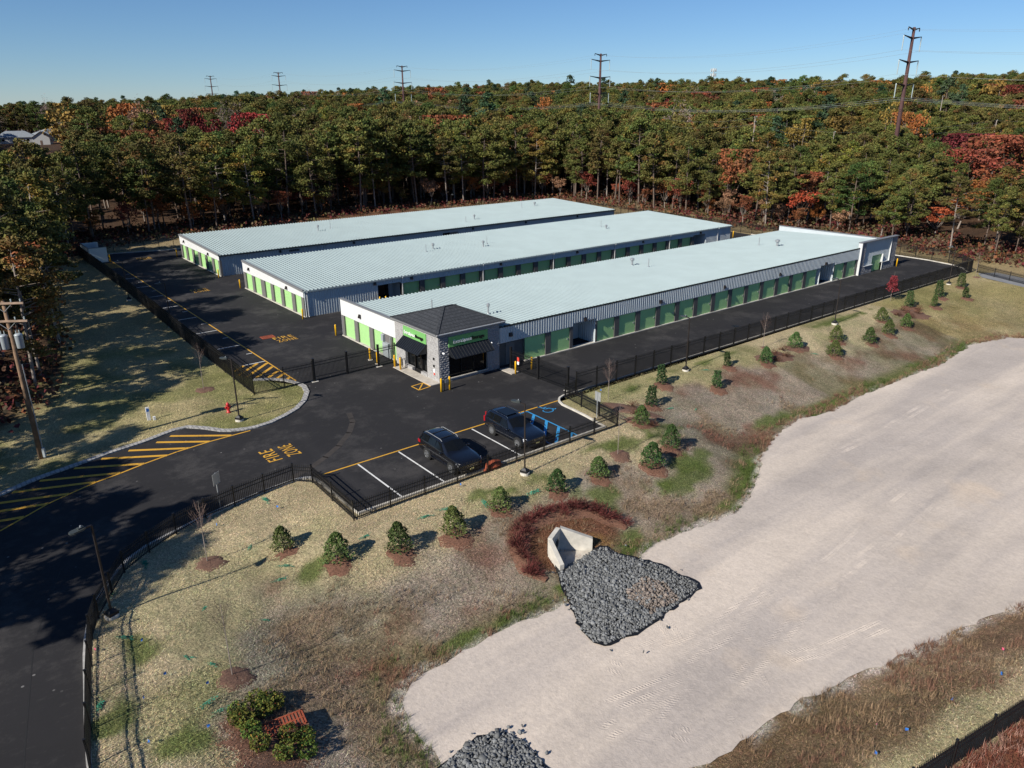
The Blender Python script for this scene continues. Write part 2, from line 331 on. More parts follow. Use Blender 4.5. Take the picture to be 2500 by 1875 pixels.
def vnoise(X, Y, s, seed=0):
    x = X/s; y = Y/s; xi = np.floor(x).astype(np.int64); yi = np.floor(y).astype(np.int64); fx = x-xi; fy = y-yi
    def h(a, b):
        n = (a*374761393+b*668265263+seed*982451653) & 0x7fffffff; n = ((n ^ (n >> 13))*1274126177) & 0x7fffffff
        return ((n ^ (n >> 16)) & 0xffff)/65535.0
    fx = fx*fx*(3-2*fx); fy = fy*fy*(3-2*fy)
    return (h(xi,yi)*(1-fx)+h(xi+1,yi)*fx)*(1-fy)+(h(xi,yi+1)*(1-fx)+h(xi+1,yi+1)*fx)*fy
def fbm(X, Y, s, seed=0, o=4):
    r = 0; a = .5; t = 0
    for i in range(o): r = r+a*vnoise(X, Y, s, seed+i*7); t += a; a *= .55; s *= .5
    return r/t
CLEAR = [(-47,-90),(-48,-25),(-45,-8),(-39,0),(-31.5,7),(-26.5,14),(-24,25),(-21.5,46),(-20,62),(-16,82),(-12,93),(0,97),(20,101),(44,104),(62,105),(85,103),(99,101),(104,94),(104,75),(102.5,58),(103,48),(98,34),(101,25),(103,15),(98,4),(96,-10),(93,-25),(90,-50),(88,-90)]
ASPHALT = [(-33.4,-60),(-32.4,-40),(-31.92,-27.95),(-31.59,-25.67),(-30.89,-21.49),(-30.64,-20.31),(-30.17,-18.62),(-29.78,-17.69),(-28.94,-16.32),(-28.37,-15.48),(-27.65,-14.65),(-26.57,-13.88),(-25.33,-13.4),(-23.33,-12.7),(-21.25,-12.2),(-19.1,-11.8),(-17.3,-11.6),(-16.68,-11.65),(-16.2,-11.9),(-16.0,-12.4),(-15.95,-13.08),(-15.95,-17.9),(4.14,-17.95),(4.16,-17.04),(4.36,-15.67),(4.48,-14.13),(4.54,-12.78),(4.82,-12.09),(5.07,-11.77),(5.4,-11.5),(6.0,-11.3),(83.6,-11.3),(86.1,-9.5),(87.4,-7.5),(88.4,-3.65),(88.7,1.7),(89.3,28.6),(89.6,33.5),(90,77),(40,79.5),(1.5,81),(-7.8,83.7),(-12,84.2),(-12,77.6),(-11.9,61),(-11.86,26.5),(-12.0,20),(-12.85,13),(-12.9,10.5),(-12.2,8.7),(-10.89,7.84),(-9.99,6.76),(-9.43,5.1),(-9.34,4.19),(-9.73,2.68),(-10.76,.93),(-11.97,-.35),(-13.25,-1.14),(-14.71,-1.8),(-15.88,-1.95),(-16.71,-1.84),(-17.66,-1.46),(-18.29,-.95),(-19.17,.38),(-20.01,1.3),(-20.83,1.3),(-23.12,.49),(-25.29,.06),(-27.56,-.63),(-29.85,-1.26),(-32.03,-2.32),(-38,-6),(-42,-12),(-44,-22),(-45,-60)]
def mixc(a, b, t): return a*(1-t[:, None])+np.asarray(b)[None, :]*t[:, None]
def sstep(x, a, b): t = np.clip((x-a)/(b-a), 0, 1); return t*t*(3-2*t)
MULCH_BEDS = []          # (x, y, rx, ry, angle) filled further down
GREEN_SPOTS = [(-2.5,-24.2,2.6,1.2),(1.0,-24.9,2.2,1.0),(3.5,-25.6,2.5,1.2),(5.6,-24.0,2.2,.9),(7.9,-20.3,2.0,.7),(4.0,-20.8,1.6,.6),(6.2,-20.9,1.2,.6),(1.6,-20.0,1.3,.6),(-6.2,-20.9,1.6,.6),(-8.6,-20.6,1.2,.5),(11.6,-13.6,1.0,.5),(14.9,-13.2,1.1,.5),(17.6,-12.9,1.4,.5),(21.5,-13.2,1.3,.4),(27,-13.1,1.6,.4),(-29.0,-22.2,.9,1.4),(-30.6,-26.5,.9,1.6),(-28.4,-28.5,1.4,1.0),(-19.5,-21.0,1.6,.5),(-11.0,-28.9,1.8,.8),(-13.8,-28.9,1.8,.7),(-16.5,-28.8,1.5,.6),(4.0,-28.7,1.5,.8),(10.0,-26.6,1.6,.8),(-9.9,-28.9,.8,1.0),(19.5,-22.9,3.0,.8),(27,-23.6,4.0,.7),(44,-23.9,4.0,.8),(-2.9,-27.6,.8,.6),(-4.0,-28.6,1.2,.6),(49,-13.2,3,.5),(43,-13.0,2.2,.6)]
def soil(X, Y):
    n1 = fbm(X, Y, 9, 1); n2 = fbm(X, Y, 3.2, 9); n3 = fbm(X, Y, 1.2, 21, 3); n4 = fbm(X, Y, 22, 33)
    straw = np.array((.47,.385,.24)); green = (.11,.145,.036); grey = (.325,.265,.205); red = (.19,.09,.065); brown = (.22,.15,.095); pale = (.52,.42,.265)
    C = np.repeat(straw[None], len(X), 0)
    C = mixc(C, pale, sstep(n2, .5, .72)*.6); C = mixc(C, (.27,.26,.105), sstep(n1, .5, .68)*.55)
    inb = in_poly(X, Y, BASIN); ds = seg_dist(X, Y, SAND_EDGE, True); df = seg_dist(X, Y, BASIN, True)
    q = df/(ds+df+1e-6); far = Y < -37
    up = inb & ~((Y < -40) & (X > -24))
    g = sstep(q+(n2-.5)*.5+(n1-.5)*.35, .30, .52)*up
    C = mixc(C, grey, g); C = mixc(C, brown, g*sstep(n2, .50, .68)*.7); C = mixc(C, red, g*sstep(fbm(X, Y, 4.0, 55), .56, .70)*.75)
    C = mixc(C, (.36,.305,.25), g*sstep(fbm(X, Y, 5, 77), .5, .65)*.7)
    dm = np.hypot((X+6.7)/4.0, (Y+25.6)/2.5)+(n3-.5)*.5; C = mixc(C, (.19,.082,.048), inb*(1-sstep(dm, .8, 1.05))*.95); C = mixc(C, (.33,.19,.07), inb*(1-sstep(np.hypot(X+5.2, Y+26.9)+(n3-.5), .4, 1.0))*.7)
    # edge along the sand: green and brown
    e = inb*(1-sstep(ds, .4, 2.6))
    C = mixc(C, (.19,.14,.08), e*.6); C = mixc(C, green, e*sstep(fbm(X, Y, 5, 88), .47, .6))
    fr = inb & (Y < -39.5) & (X > -24)            # bank beyond the sand, brown weeds low down, straw towards the fence
    gb = fr*(1-sstep(df+(n2-.5)*3.0, 1.2, 3.0)); C = mixc(C, (.27,.185,.115), (fr*1.0-gb)*.9); C = mixc(C, (.21,.13,.08), (fr*1.0-gb)*sstep(n2, .45, .65)*.8)
    # far right of the basin: greener
    C = mixc(C, (.17,.16,.07), (inb & (X > 28))*.55*sstep(n1, .35, .65)); C = mixc(C, (.36,.29,.12), (inb & (X > 55))*.5)
    for gx, gy, a, b in GREEN_SPOTS:
        m = (np.abs(X-gx) < a*2) & (np.abs(Y-gy) < b*2)
        if m.any():
            d = np.hypot((X[m]-gx)/a, (Y[m]-gy)/b)+(n3[m]-.5)*2.6+(n2[m]-.5)*1.6+(n1[m]-.5)*.8
            C[m] = mixc(C[m], green, (1-sstep(d, .35, 1.15))*.85)
    C = mixc(C, (.52,.46,.41), inb*(1-sstep(ds+(n3-.5)*1.1, .05, .45)))
    outside = ~inb
    lawn = outside & (X < -8) & (Y > -8)
    C = mixc(C, (.37,.315,.155), lawn*.6); C = mixc(C, (.12,.15,.035), lawn*sstep(n2*.6+n1*.5, .50, .68)*.55); C = mixc(C, (.34,.27,.15), (lawn & (Y > 30))*.6)
    back = outside & ((Y > 78) | (X > 86)); C = mixc(C, (.34,.24,.12), back*.6)
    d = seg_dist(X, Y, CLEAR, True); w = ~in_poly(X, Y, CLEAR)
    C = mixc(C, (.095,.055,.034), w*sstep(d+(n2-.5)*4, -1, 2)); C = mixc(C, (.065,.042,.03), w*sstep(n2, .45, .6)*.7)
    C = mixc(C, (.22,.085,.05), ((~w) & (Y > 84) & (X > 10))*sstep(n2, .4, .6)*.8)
    f8 = (Y < -42) & ~inb & (X > -30); C = mixc(C, (.20,.075,.045), f8*.95); C = mixc(C, (.34,.17,.12), f8*sstep(n3, .5, .65)*.6)
    k = fbm(X, Y, 1.6, 131, 3); k2 = fbm(X, Y, 6.5, 141); C = C*(.72+.56*k)[:, None]; C = C*(1-np.array((.20,.14,.22))[None]*(inb*sstep(k2, .50, .62)*.8)[:, None])
    return np.clip(C, .004, .9)
def make_ground():
    def axis(lo, hi, step, far):
        a = list(np.arange(lo, hi, step)); g = step
        while a[-1] < far: g *= 1.22; a.append(a[-1]+g)
        g = step; b = []
        x = lo
        while x > -far: g *= 1.22; x -= g; b.append(x)
        return np.array(b[::-1]+a)
    xs = axis(-50, 64, .55, 3200); ys = axis(-56, 14, .5, 3200)
    xs = np.unique(np.concatenate([xs, np.arange(-9.6, -5.2, .13)])); ys = np.unique(np.concatenate([ys, np.arange(-28.6, -25.2, .13)]))
    X, Y = np.meshgrid(xs, ys); X = X.ravel(); Y = Y.ravel()
    Z = ground_z(X, Y); near = (np.abs(X) < 120) & (np.abs(Y) < 130)
    inb = in_poly(X, Y, BASIN) & ~in_poly(X, Y, SAND_EDGE)
    Z = Z+inb*sstep(np.minimum(seg_dist(X, Y, BASIN, True), seg_dist(X, Y, SAND_EDGE, True)), .3, 2)*((fbm(X, Y, 3, 5)-.5)*.28)
    inp = in_poly(X, Y, ASPHALT); Z = np.where(inp, -.05, Z)
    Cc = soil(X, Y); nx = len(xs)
    i = np.arange(len(ys)-1)[:, None]*nx+np.arange(nx-1)[None, :]; i = i.ravel()
    F = np.stack([i, i+1, i+nx+1, i+nx], 1)
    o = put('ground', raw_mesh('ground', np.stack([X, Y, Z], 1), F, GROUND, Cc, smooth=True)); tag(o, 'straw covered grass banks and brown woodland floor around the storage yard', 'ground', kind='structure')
make_ground()
def jag(poly, step, amp, seed):
    r = random.Random(seed); out = []
    for (ax, ay), (bx, by) in zip(poly, poly[1:]+poly[:1]):
        n = max(1, int(math.hypot(bx-ax, by-ay)/step)) if abs(ax)+abs(bx) < 150 else 1
        for k in range(n):
            t = k/n; j = amp if n > 1 else 0; out.append((ax+(bx-ax)*t+r.uniform(-j, j), ay+(by-ay)*t+r.uniform(-j, j)))
    return out
def sheet(name, poly, z, m, **tg):
    bm = bmesh.new(); vs = [bm.verts.new((x, y, z)) for x, y in poly]
    f = bm.faces.new(vs)
    if f.normal.z < 0: f.normal_flip()
    bmesh.ops.triangulate(bm, faces=[f]); bm.normal_update()
    for q in bm.faces:
        if q.normal.z < 0: q.normal_flip()
    me = bpy.data.meshes.new(name); bm.to_mesh(me); bm.free(); me.materials.append(m)
    return tag(put(name, me), **tg)
sheet('asphalt', ASPHALT, .02, ASPH, kind='structure', label='black asphalt road, yard and parking area', cat='pavement')
sheet('sand', jag(SAND_EDGE, .5, .16, 3), DEEP+.06, SAND, kind='structure', label='pale sand floor of the drainage basin', cat='sand')
sheet('path', [(83.9,-12.6),(86.5,-14.0),(84.0,-22.0),(80,-32),(74,-42),(70,-39),(75,-29),(79.4,-19.3),(81.5,-14.0)], .03, PATHM, kind='structure', label='grey path behind the basin', cat='path')
def strip(mb, line, w, z0, z1, off=0.0):
    """a kerb-like strip of width w swept along line (w to the left of it)"""
    P = [Vector((x, y, 0)) for x, y in line]; L = []; Rr = []
    for i, p in enumerate(P):
        d = (P[min(i+1, len(P)-1)]-P[max(i-1, 0)]).normalized(); n = Vector((-d.y, d.x, 0)); L.append(p+n*(off+w)); Rr.append(p+n*off)
    for i in range(len(P)-1):
        a, b, c, d = Rr[i], Rr[i+1], L[i+1], L[i]
        mb.add([(q.x,q.y,z) for z in (z0,z1) for q in (a,b,c,d)], [(4,5,6,7),(0,1,5,4),(1,2,6,5),(2,3,7,6),(3,0,4,7)])
k = MB(); strip(k, ASPHALT[0:21], .17, -.1, .13, off=-.17); k.build('kerb', KERB); tag(bpy.data.objects['kerb'], kind='structure')
k = MB(); strip(k, ASPHALT[20:31], .16, -.1, .14, off=-.16); k.build('kerb', CONCP); tag(bpy.data.objects['kerb.001'], kind='structure')
k = MB(); strip(k, ASPHALT[30:37], .16, -.1, .14, off=-.16); k.build('kerb', CONCP); tag(bpy.data.objects['kerb.002'], kind='structure')
k = MB(); strip(k, ASPHALT[38:43], .16, -.1, .13, off=-.16); k.build('kerb', KERB); tag(bpy.data.objects['kerb.003'], kind='structure')
k = MB(); strip(k, ASPHALT[49:72], .42, -.1, .10, off=-.42); k.build('kerb', GRANITE); tag(bpy.data.objects['kerb.004'], kind='structure')

# painted markings
def ribbon(mb, line, w, z):
    P = [Vector((x, y, 0)) for x, y in line]
    for i in range(len(P)-1):
        d = (P[i+1]-P[i]).normalized(); n = Vector((-d.y, d.x, 0))*(w/2); a, b = P[i]-d*(w*.25 if i else 0), P[i+1]
        mb.add([(q.x,q.y,z) for q in (a-n, b-n, b+n, a+n)], [(0,1,2,3)])
yl = MB(); Z1 = .030
ribbon(yl, [(-15.4,-12.0),(5.0,-11.85)], .13, Z1)
ribbon(yl, [(-9.5,77.0),(-9.5,6.0)], .13, Z1)
for a, b in [((-12.87,11.75),(-11.54,12.93)),((-12.94,10.52),(-10.35,12.78)),((-12.53,9.64),(-9.6,12.3)),((-11.96,8.85),(-9.6,11.0)),((-11.24,8.14),(-9.6,9.6)),((-10.58,7.61),(-9.6,8.4)),((-9.95,6.85),(-9.58,7.2))]: ribbon(yl, [a, b], .30, Z1+.004)
HO = [(-32.49,-7.05),(-31.23,-6.16),(-29.88,-5.21),(-28.68,-4.65),(-27.04,-3.95),(-25.56,-3.58),(-23.98,-3.06),(-21.73,-2.5),(-19.49,-2.2),(-16.49,-2.1)]
ribbon(yl, HO, .13, Z1)
for a, b in [((-21.37,.57),(-17.9,-2.1)),((-22.44,.04),(-19.45,-2.2)),((-24.31,-.2),(-20.95,-2.4)),((-26.06,-.45),(-22.43,-2.7)),((-27.76,-.9),(-24.01,-3.05)),((-29.81,-1.5),(-25.56,-3.5)),((-31.37,-2.2),(-27.08,-3.9)),((-32.9,-3.0),(-28.68,-4.6)),((-34.0,-3.9),(-29.89,-5.2)),((-35.0,-5.0),(-31.23,-6.1)),((-36.0,-6.2),(-32.5,-7.0))]: ribbon(yl, [a, b], .28, Z1+.004)
for i in range(6): ribbon(yl, [(-11.7+i*.0, 70.6+i*.85),(-9.6, 70.6+i*.85-.0)], .24, Z1+.004)
ribbon(yl, [(-2.44,-1.54),(-1.2,-1.42),(-1.2,-2.56),(-2.42,-2.75),(-2.44,-1.54)], .12, Z1); ribbon(yl, [(-2.38,-2.68),(-1.25,-1.46)], .12, Z1+.004)
tag(yl.build('road_markings', YEL), 'yellow painted lines and hatching on the asphalt', 'road marking', kind='structure')
wl = MB()
for x in (-12.95,-9.87,-3.7): ribbon(wl, [(x,-12.1),(x,-17.95)], .11, Z1)
for y in (61.0,54.1,47.2,40.3,33.45,26.5,19.6): ribbon(wl, [(-11.8,y-.05),(-9.6,y)], .11, Z1)
for y in (64.4,57.5,50.6,43.7,36.9,30.0,23.0,16.2): ribbon(wl, [(-9.6-.55,y),(-9.6,y)], .11, Z1)
ribbon(wl, [(-12.8,12.98),(-9.55,12.98)], .12, Z1)
tag(wl.build('road_markings', WHT), 'white painted parking bay lines', 'road marking', kind='structure')
bl = MB()
ribbon(bl, [(-.92,-12.05),(1.62,-12.05),(1.56,-17.95)], .12, Z1); ribbon(bl, [(-.92,-12.05),(-.92,-17.95)], .11, Z1+.003)
for a, b in [((1.6,-12.9),(-.85,-15.3)),((1.58,-14.4),(-.85,-16.9)),((1.57,-15.8),(-.6,-17.9)),((1.56,-17.2),(.8,-17.9))]: ribbon(bl, [a, b], .22, Z1+.004)
# wheelchair symbol, seen from the bay entrance
def sym(pts, w=.11): ribbon(bl, [(3.05+u, -12.62+v) for u, v in pts], w, Z1)
sym([(.42*math.cos(a)-.02, .36*math.sin(a)-.30) for a in np.linspace(R(130), R(400), 18)], .10)
sym([(-.10,.55),(-.02,.05),(.33,.02)]); sym([(.33,.02),(.55,-.42),(.72,-.36)]); sym([(-.06,.32),(.30,.30)], .09)
bl.add([(2.95+.13*math.cos(a)-.02, -12.62+.72+.13*math.sin(a), Z1) for a in np.linspace(0, 2*math.pi, 12, endpoint=False)], [tuple(range(12))])
tag(bl.build('road_markings', BLU), 'blue painted accessible bay symbol and hatching', 'road marking', kind='structure')
def road_text(words, origin, ux, uy, h):
    """lettering lying on the asphalt: ux = reading direction, uy = direction of the letters' tops"""
    for k, (w, off) in enumerate(words):
        me = text_mesh(w, 1.0, 0.0, YEL, bold=.004, spacing=1.15); n = len(me.vertices); co = np.empty(n*3); me.vertices.foreach_get('co', co); co = co.reshape(-1, 3)
        co[:, 0] -= co[:, 0].min(); sx = 2.05/co[:, 0].max(); co[:, 0] *= sx; co[:, 1] *= h/.7
        P = np.asarray(origin)[None]+co[:, :1]*np.asarray(ux)[None]+(co[:, 1:2]+off)*np.asarray(uy)[None]
        me.vertices.foreach_set('co', np.concatenate([P, np.full((n, 1), Z1)], 1).ravel()); me.update()
        bm = bmesh.new(); bm.from_mesh(me)
        for f in bm.faces:
            if f.normal.z < 0: f.normal_flip()
        bm.to_mesh(me); bm.free()
        tag(put('road_lettering', me), kind='structure')
road_text([('FIRE', 0.0), ('ZONE', -1.36)], (-16.5,-8.15), (0,1), (-1,0), .95)
for fx, fy in ((-6.15,19.1),(-6.1,47.25),(-5.9,76.1)): road_text([('FIRE', 0.0), ('ZONE', -1.15)], (fx,fy), (1,0), (0,1), .85)

DIRT = mat('dusty_asphalt', (.036,.030,.0265), .9, var=.35, scale=1.2); SEAL = mat('sealed_joint', (.011,.011,.012), .8, var=.2)
dm_ = MB()
def arc(cx, cy, r, a0, a1, w): ribbon(dm_, [(cx+r*math.cos(a), cy+r*math.sin(a)) for a in np.linspace(R(a0), R(a1), 26)], w, .0235)
ribbon(dm_, [(-17.2,-11.2),(-15.6,-10.6),(-14.1,-9.7),(-12.6,-8.6),(-11.0,-7.0),(-9.9,-5.4),(-9.3,-3.6)], .42, .0235)
tag(dm_.build('tyre_marks', DIRT), 'faint dusty tyre marks curving over the asphalt', 'tyre marks', kind='structure')
sj = MB(); ribbon(sj, [(-34.6,-33),(-33.6,-26),(-32.4,-19),(-30.5,-13.5),(-27.5,-9.6),(-23.5,-7.2),(-18,-5.6),(-9,-4.7)], .05, .0235); ribbon(sj, [(-5.2,5.0),(-5.2,78)], .04, .0235); ribbon(sj, [(8,-7.2),(84,-7.2)], .04, .0235)
tag(sj.build('paving_joint', SEAL), 'dark paving joints running along the asphalt', 'paving joint', kind='structure')
# ---------------------------------------------------------------- fences
def fence(name, lines, h, label, zf=None, gap=2.35, group='black steel picket fences', posts=True, sp=.115):
    x0, y0 = lines[0]; z0 = 0
    root = thing(name, (x0, y0, 0), label, 'fence', group); postm = {}
    pts = []
    for (ax, ay), (bx, by) in zip(lines[:-1], lines[1:]):
        n = max(1, round(math.hypot(bx-ax, by-ay)/gap))
        for k in range(n): pts.append((ax+(bx-ax)*k/n, ay+(by-ay)*k/n))
    pts.append(lines[-1])
    Z = [(zf(x, y) if zf else 0.02) for x, y in pts]
    for i, (x, y) in enumerate(pts):
        m = MB(); m.box(-.038,-.038,-.1,.038,.038,h+.06); m.box(-.048,-.048,h+.06,.048,.048,h+.09)
        if 'p' not in postm: postm['p'] = m.mesh('post', DARKM)
        put('post', postm['p'], root, (x-x0, y-y0, Z[i]))
    for i in range(len(pts)-1):
        a = Vector((pts[i][0]-x0, pts[i][1]-y0, Z[i])); b = Vector((pts[i+1][0]-x0, pts[i+1][1]-y0, Z[i+1])); d = b-a; L = d.length; m = MB()
        for hh in (.14, h-.17, h-.40): m.bar(a+Vector((0,0,hh)), b+Vector((0,0,hh)), .045, .045)
        n = int(L/sp); ux = d.normalized(); px = Vector((-ux.y, ux.x, 0)).normalized()*.013; tx = Vector((ux.x, ux.y, 0))*.013
        for k in range(1, n):
            c = a+d*(k/n); q = [c-tx-px, c+tx-px, c+tx+px, c-tx+px]
            lo = [v+Vector((0,0,.05)) for v in q]; hi = [v+Vector((0,0,h-.02)) for v in q]; tip = c+Vector((0,0,h+.05))
            m.add(lo+hi+[tip], [(0,1,5,4),(1,2,6,5),(2,3,7,6),(3,0,4,7),(4,5,8),(5,6,8),(6,7,8),(7,4,8)])
        m.build('picket_panel', DARKM, root)
    return root
def slope(x, y): return gz(x, y)
fence('picket_fence', FENCE_ROAD[0:1]+FENCE_ROAD[1:], 1.22, 'low black picket fence curving along the entrance road')
fence('picket_fence', [(-16.4,-12.65),(-16.5,-18.45)], 1.22, 'short low black fence at the left end of the front parking bays')
fence('picket_fence', [(-16.5,-18.45),(4.99,-18.45)], 1.22, 'low black picket fence in front of the two parked cars')
fence('picket_fence', [(4.99,-18.45),(5.86,-11.75),(7.15,-11.6)], 1.22, 'low black fence beside the accessible bay and its curved kerb')
fence('picket_fence', [(7.3,-11.5),(26.0,-11.75),(83.9,-11.7)], 1.83, 'long tall black fence between the right-hand lane and the grass bank')
fence('picket_fence', [(83.9,-11.7),(86.8,-9.2),(88.9,-6.5),(89.2,1.0),(90.1,29.0),(90.3,34.0),(91.3,66.0),(91.5,78.5)], 1.83, 'tall black fence along the back edge of the yard before the woods')
fence('picket_fence', [(90.0,79.5),(40,82),(1.7,83.4),(-7.3,85.5),(-12.6,86.2)], 1.83, 'tall black fence behind the rearmost building, far side of the yard')
fence('picket_fence', [(-12.6,85.0),(-12.75,53.0),(-13.5,21.7),(-13.57,4.91)], 1.83, 'tall black fence along the shaded left side of the yard')
fence('picket_fence', [(-13.57,4.91),(-8.4,4.8)], 1.83, 'short tall black fence on the rounded grass corner left of the gate')
fence('picket_fence', [(-2.0,4.88),(-.25,4.9)], 1.83, 'short black fence piece between the left gate and the office')
fence('picket_fence', [(84.5,-12.2),(83.0,-15.0),(80.9,-19.5),(77,-28)], 1.22, 'low black fence beside the grey path, far right')
fence('picket_fence', [(-20.0,-45.2),(-7.91,-47.18),(-3.32,-47.94),(10,-50.1),(24,-52.4)], 1.22, 'low black fence crossing the bottom right corner before reddish scrub')
def gate(x0, y0, x1, y1, label, h=1.85):
    r = thing('sliding_gate', (x0, y0, 0), label, 'gate'); dx, dy = x1-x0, y1-y0; L = math.hypot(dx, dy); u = Vector((dx/L, dy/L, 0))
    m = MB(); nb = int(L/.115)
    for k in range(1, nb): c = u*(L*k/nb); m.box(c.x-.013, c.y-.013, .08, c.x+.013, c.y+.013, h+(.05))
    for hh in (.16,.42,h-.40,h-.15): m.bar(Vector((0,0,hh)), u*L+Vector((0,0,hh)), .04, .045)
    m.build('gate_leaf', DARKM, r)
    for t in (0, .5, 1.0):
        m = MB(); c = u*(L*t); m.box(c.x-.085, c.y-.085, 0, c.x+.085, c.y+.085, h+.22); m.box(c.x-.1, c.y-.1, h+.22, c.x+.1, c.y+.1, h+.26); m.build('gate_post', DARKM, r)
    for t in (0, 1.0):
        m = MB(); c = u*(L*t); m.box(c.x-.28, c.y-.22, 0.0, c.x+.28, c.y+.22, .05); m.build('footing', CONCP, r)
    return r
gate(-8.3, 4.8, -2.0, 4.88, 'black sliding gate left of the office across the yard entrance')
gr = gate(6.95, -3.3, 7.2, -10.6, 'black sliding gate right of the office across the long lane')
m = MB(); m.box(-.03,-1.2,1.0,-.02,-.92,1.38); m.build('warning_sign', REDW, gr); m = MB(); m.box(-.03,-1.2,.7,-.02,-.92,.98); m.build('notice_plate', LETW, gr)

# ---------------------------------------------------------------- bollards
def bollard_meshes():
    m = MB(); m.lathe(0, 0, [(.088,0),(.088,1.06),(.08,1.13),(.05,1.17),(.002,1.185)], 14); return m.mesh('post', BOLL, True)
BOLLM = bollard_meshes(); fm = MB(); fm.cyl(0, 0, 0, .05, .24, 14); FOOT = fm.mesh('footing', CONCP)
BL = [(-.45,73.9,'at the left end of the rearmost building'),(-.5,53.5,'at the front corner of the rearmost building'),(-.5,44.95,'left of the middle building\'s row of green doors'),(-.5,25.0,'at the front corner of the middle building'),(-.55,16.6,'left of the white-fronted building\'s first green door'),(-1.71,7.05,'inside the left gate, the farther of two on round footings'),(-1.71,5.65,'inside the left gate, the nearer of two on round footings'),(-.97,3.75,'at the left end of the office walkway, beside the fence'),(-.96,2.75,'on the office walkway beside the bicycle rack'),(-1.16,-4.22,'in front of the office corner, left of the keypad stand'),(-.33,-4.23,'in front of the office corner, right of the keypad stand'),(6.45,-4.6,'outside the right gate on the office side'),(8.35,-4.55,'just inside the right gate by the red sign'),(80.1,-2.9,'at the stone corner of the far right end'),(83.95,28.7,'behind the far end of the middle building'),(-9.7,76.5,'beside the enclosure at the end of the yellow line'),(9.1,24.6,'by the dark recess of the middle building, left one'),(9.8,24.4,'by the dark recess of the middle building, right one')]
for i, (x, y, w) in enumerate(BL):
    b = put('bollard', BOLLM, None, (x, y, .02)); tag(b, 'yellow bollard '+w, 'bollard', 'yellow bollards')
    if i in (5, 6): put('footing', FOOT, b)
# ---------------------------------------------------------------- lamp posts
HEADM = mat('lamp_head_grey', (.055,.065,.065), .5, .2)
def lamp_post():
    r = thing('lamp_post', (0,0,0), '', 'lamp post')
    m = MB(); m.cyl(0, 0, -.5, .16, .31, 16); m.build('footing', CONCP, r)
    m = MB(); m.prism([(-.23,-.23),(.23,-.23),(.23,.23),(-.23,.23)], .16, .30); m.tube([(0,0,.30),(0,0,.44)], [.28,.12], 4); m.build('base_cover', DARKM, r)
    m = MB(); m.tube([(0,0,.2),(0,0,4.85)], [.06,.05], 4); m.build('pole', BRONZE, r)
    m = MB(); m.bar((0,0,4.86),(-.34,0,4.90),.06,.07); h = m.build('arm', BRONZE, r)
    m = MB(); m.prism([(-.30,-.10),(-.45,-.17),(-.85,-.16),(-.97,-.08),(-.97,.08),(-.85,.16),(-.45,.17),(-.30,.10)], 4.88, 4.96); m.prism([(-.34,-.07),(-.6,-.08),(-.6,.08),(-.34,.07)], 4.96, 5.02); hd = m.build('lamp_head', HEADM, r)
    m = MB(); m.prism([(-.5,-.12),(-.85,-.12),(-.85,.12),(-.5,.12)], 4.865, 4.878); m.build('lens', LAMPW, hd)
    m = MB(); m.cyl(-.46, 0, 5.02, 5.09, .035, 8); m.build('photocell', STEEL, hd)
    return r
LP = lamp_post(); first = True
for x, y, rz, w in [(-29.28,-19.22,.35,'beside the curving fence, head over the entrance road'),(-16.43,.3,-1.0,'on the lawn beside the red hydrant'),(-5.18,-20.04,-1.2,'in front of the parked cars'),(18.87,-13.5,-1.5,'between the tall fence and the bank, nearest the right gate'),(43.6,-13.75,-1.5,'between the tall fence and the bank, halfway along'),(73.31,-13.1,-1.5,'between the tall fence and the bank, farthest of that row'),(-13.0,30.9,0,'in the shaded yard on the left, the nearer one'),(-13.6,47.2,0,'in the shaded yard on the left, the farther one'),(60.0,84.5,1.5,'behind the rearmost building before the woods'),(92.5,70.5,3.1,'at the back corner of the yard behind the rearmost building')]:
    lab = 'dark bronze lamp post '+w; z = max(gz(x, y), -3)
    if first: LP.location = (x,y,z); LP.rotation_euler.z = rz; LP['label'] = lab; LP['group'] = 'yard lamp posts'; first = False
    else: dup(LP, (x,y,z), rz, lab, 'yard lamp posts')
# ---------------------------------------------------------------- small site furniture
def hydrant(x, y):
    r = thing('fire_hydrant', (x,y,0), 'red fire hydrant standing on the lawn left of the lamp post', 'fire hydrant')
    m = MB(); m.lathe(0,0,[(.17,0),(.17,.05),(.12,.06),(.12,.52),(.15,.54),(.15,.60),(.13,.62)],14); m.build('barrel', RED, r, True)
    m = MB(); m.lathe(0,0,[(.14,.62),(.13,.72),(.08,.80),(.03,.83),(.03,.88),(.001,.885)],14); m.build('bonnet', RED, r, True)
    for a in (R(20), R(200)):
        m = MB(); d = Vector((math.cos(a), math.sin(a), 0)); m.tube([d*.1+Vector((0,0,.48)), d*.24+Vector((0,0,.48))], .065, 10); m.build('nozzle_cap', RED, r)
    m = MB(); m.tube([(0,-.1,.42),(0,-.26,.42)], .085, 10); m.build('pumper_cap', RED, r)
hydrant(-16.52, 2.45)
r = thing('utility_marker', (-21.76,4.73,0), 'white utility marker post on the left lawn', 'marker post'); m = MB(); m.prism([(-.12,-.05),(.12,-.05),(.12,.05),(-.12,.05)],0,1.05); m.build('post', LETW, r); m = MB(); m.box(.25,-.3,0,.42,-.18,.3); m.build('stub_pipe', LETW, r); m = MB(); m.box(-.09,-.056,.72,.09,-.052,.95); m.build('decal', FLAGB, r)
def sign(x, y, z, h, rz, label, plate=True):
    r = thing('road_sign', (x,y,z), label, 'sign', None, rz); m = MB(); m.box(-.03,-.02,-.2,.03,.02,h); m.build('post', STEEL, r)
    if plate: m = MB(); m.box(-.30,-.04,h-.72,.30,-.025,h-.0); m.build('sign_plate', SIGNB, r)
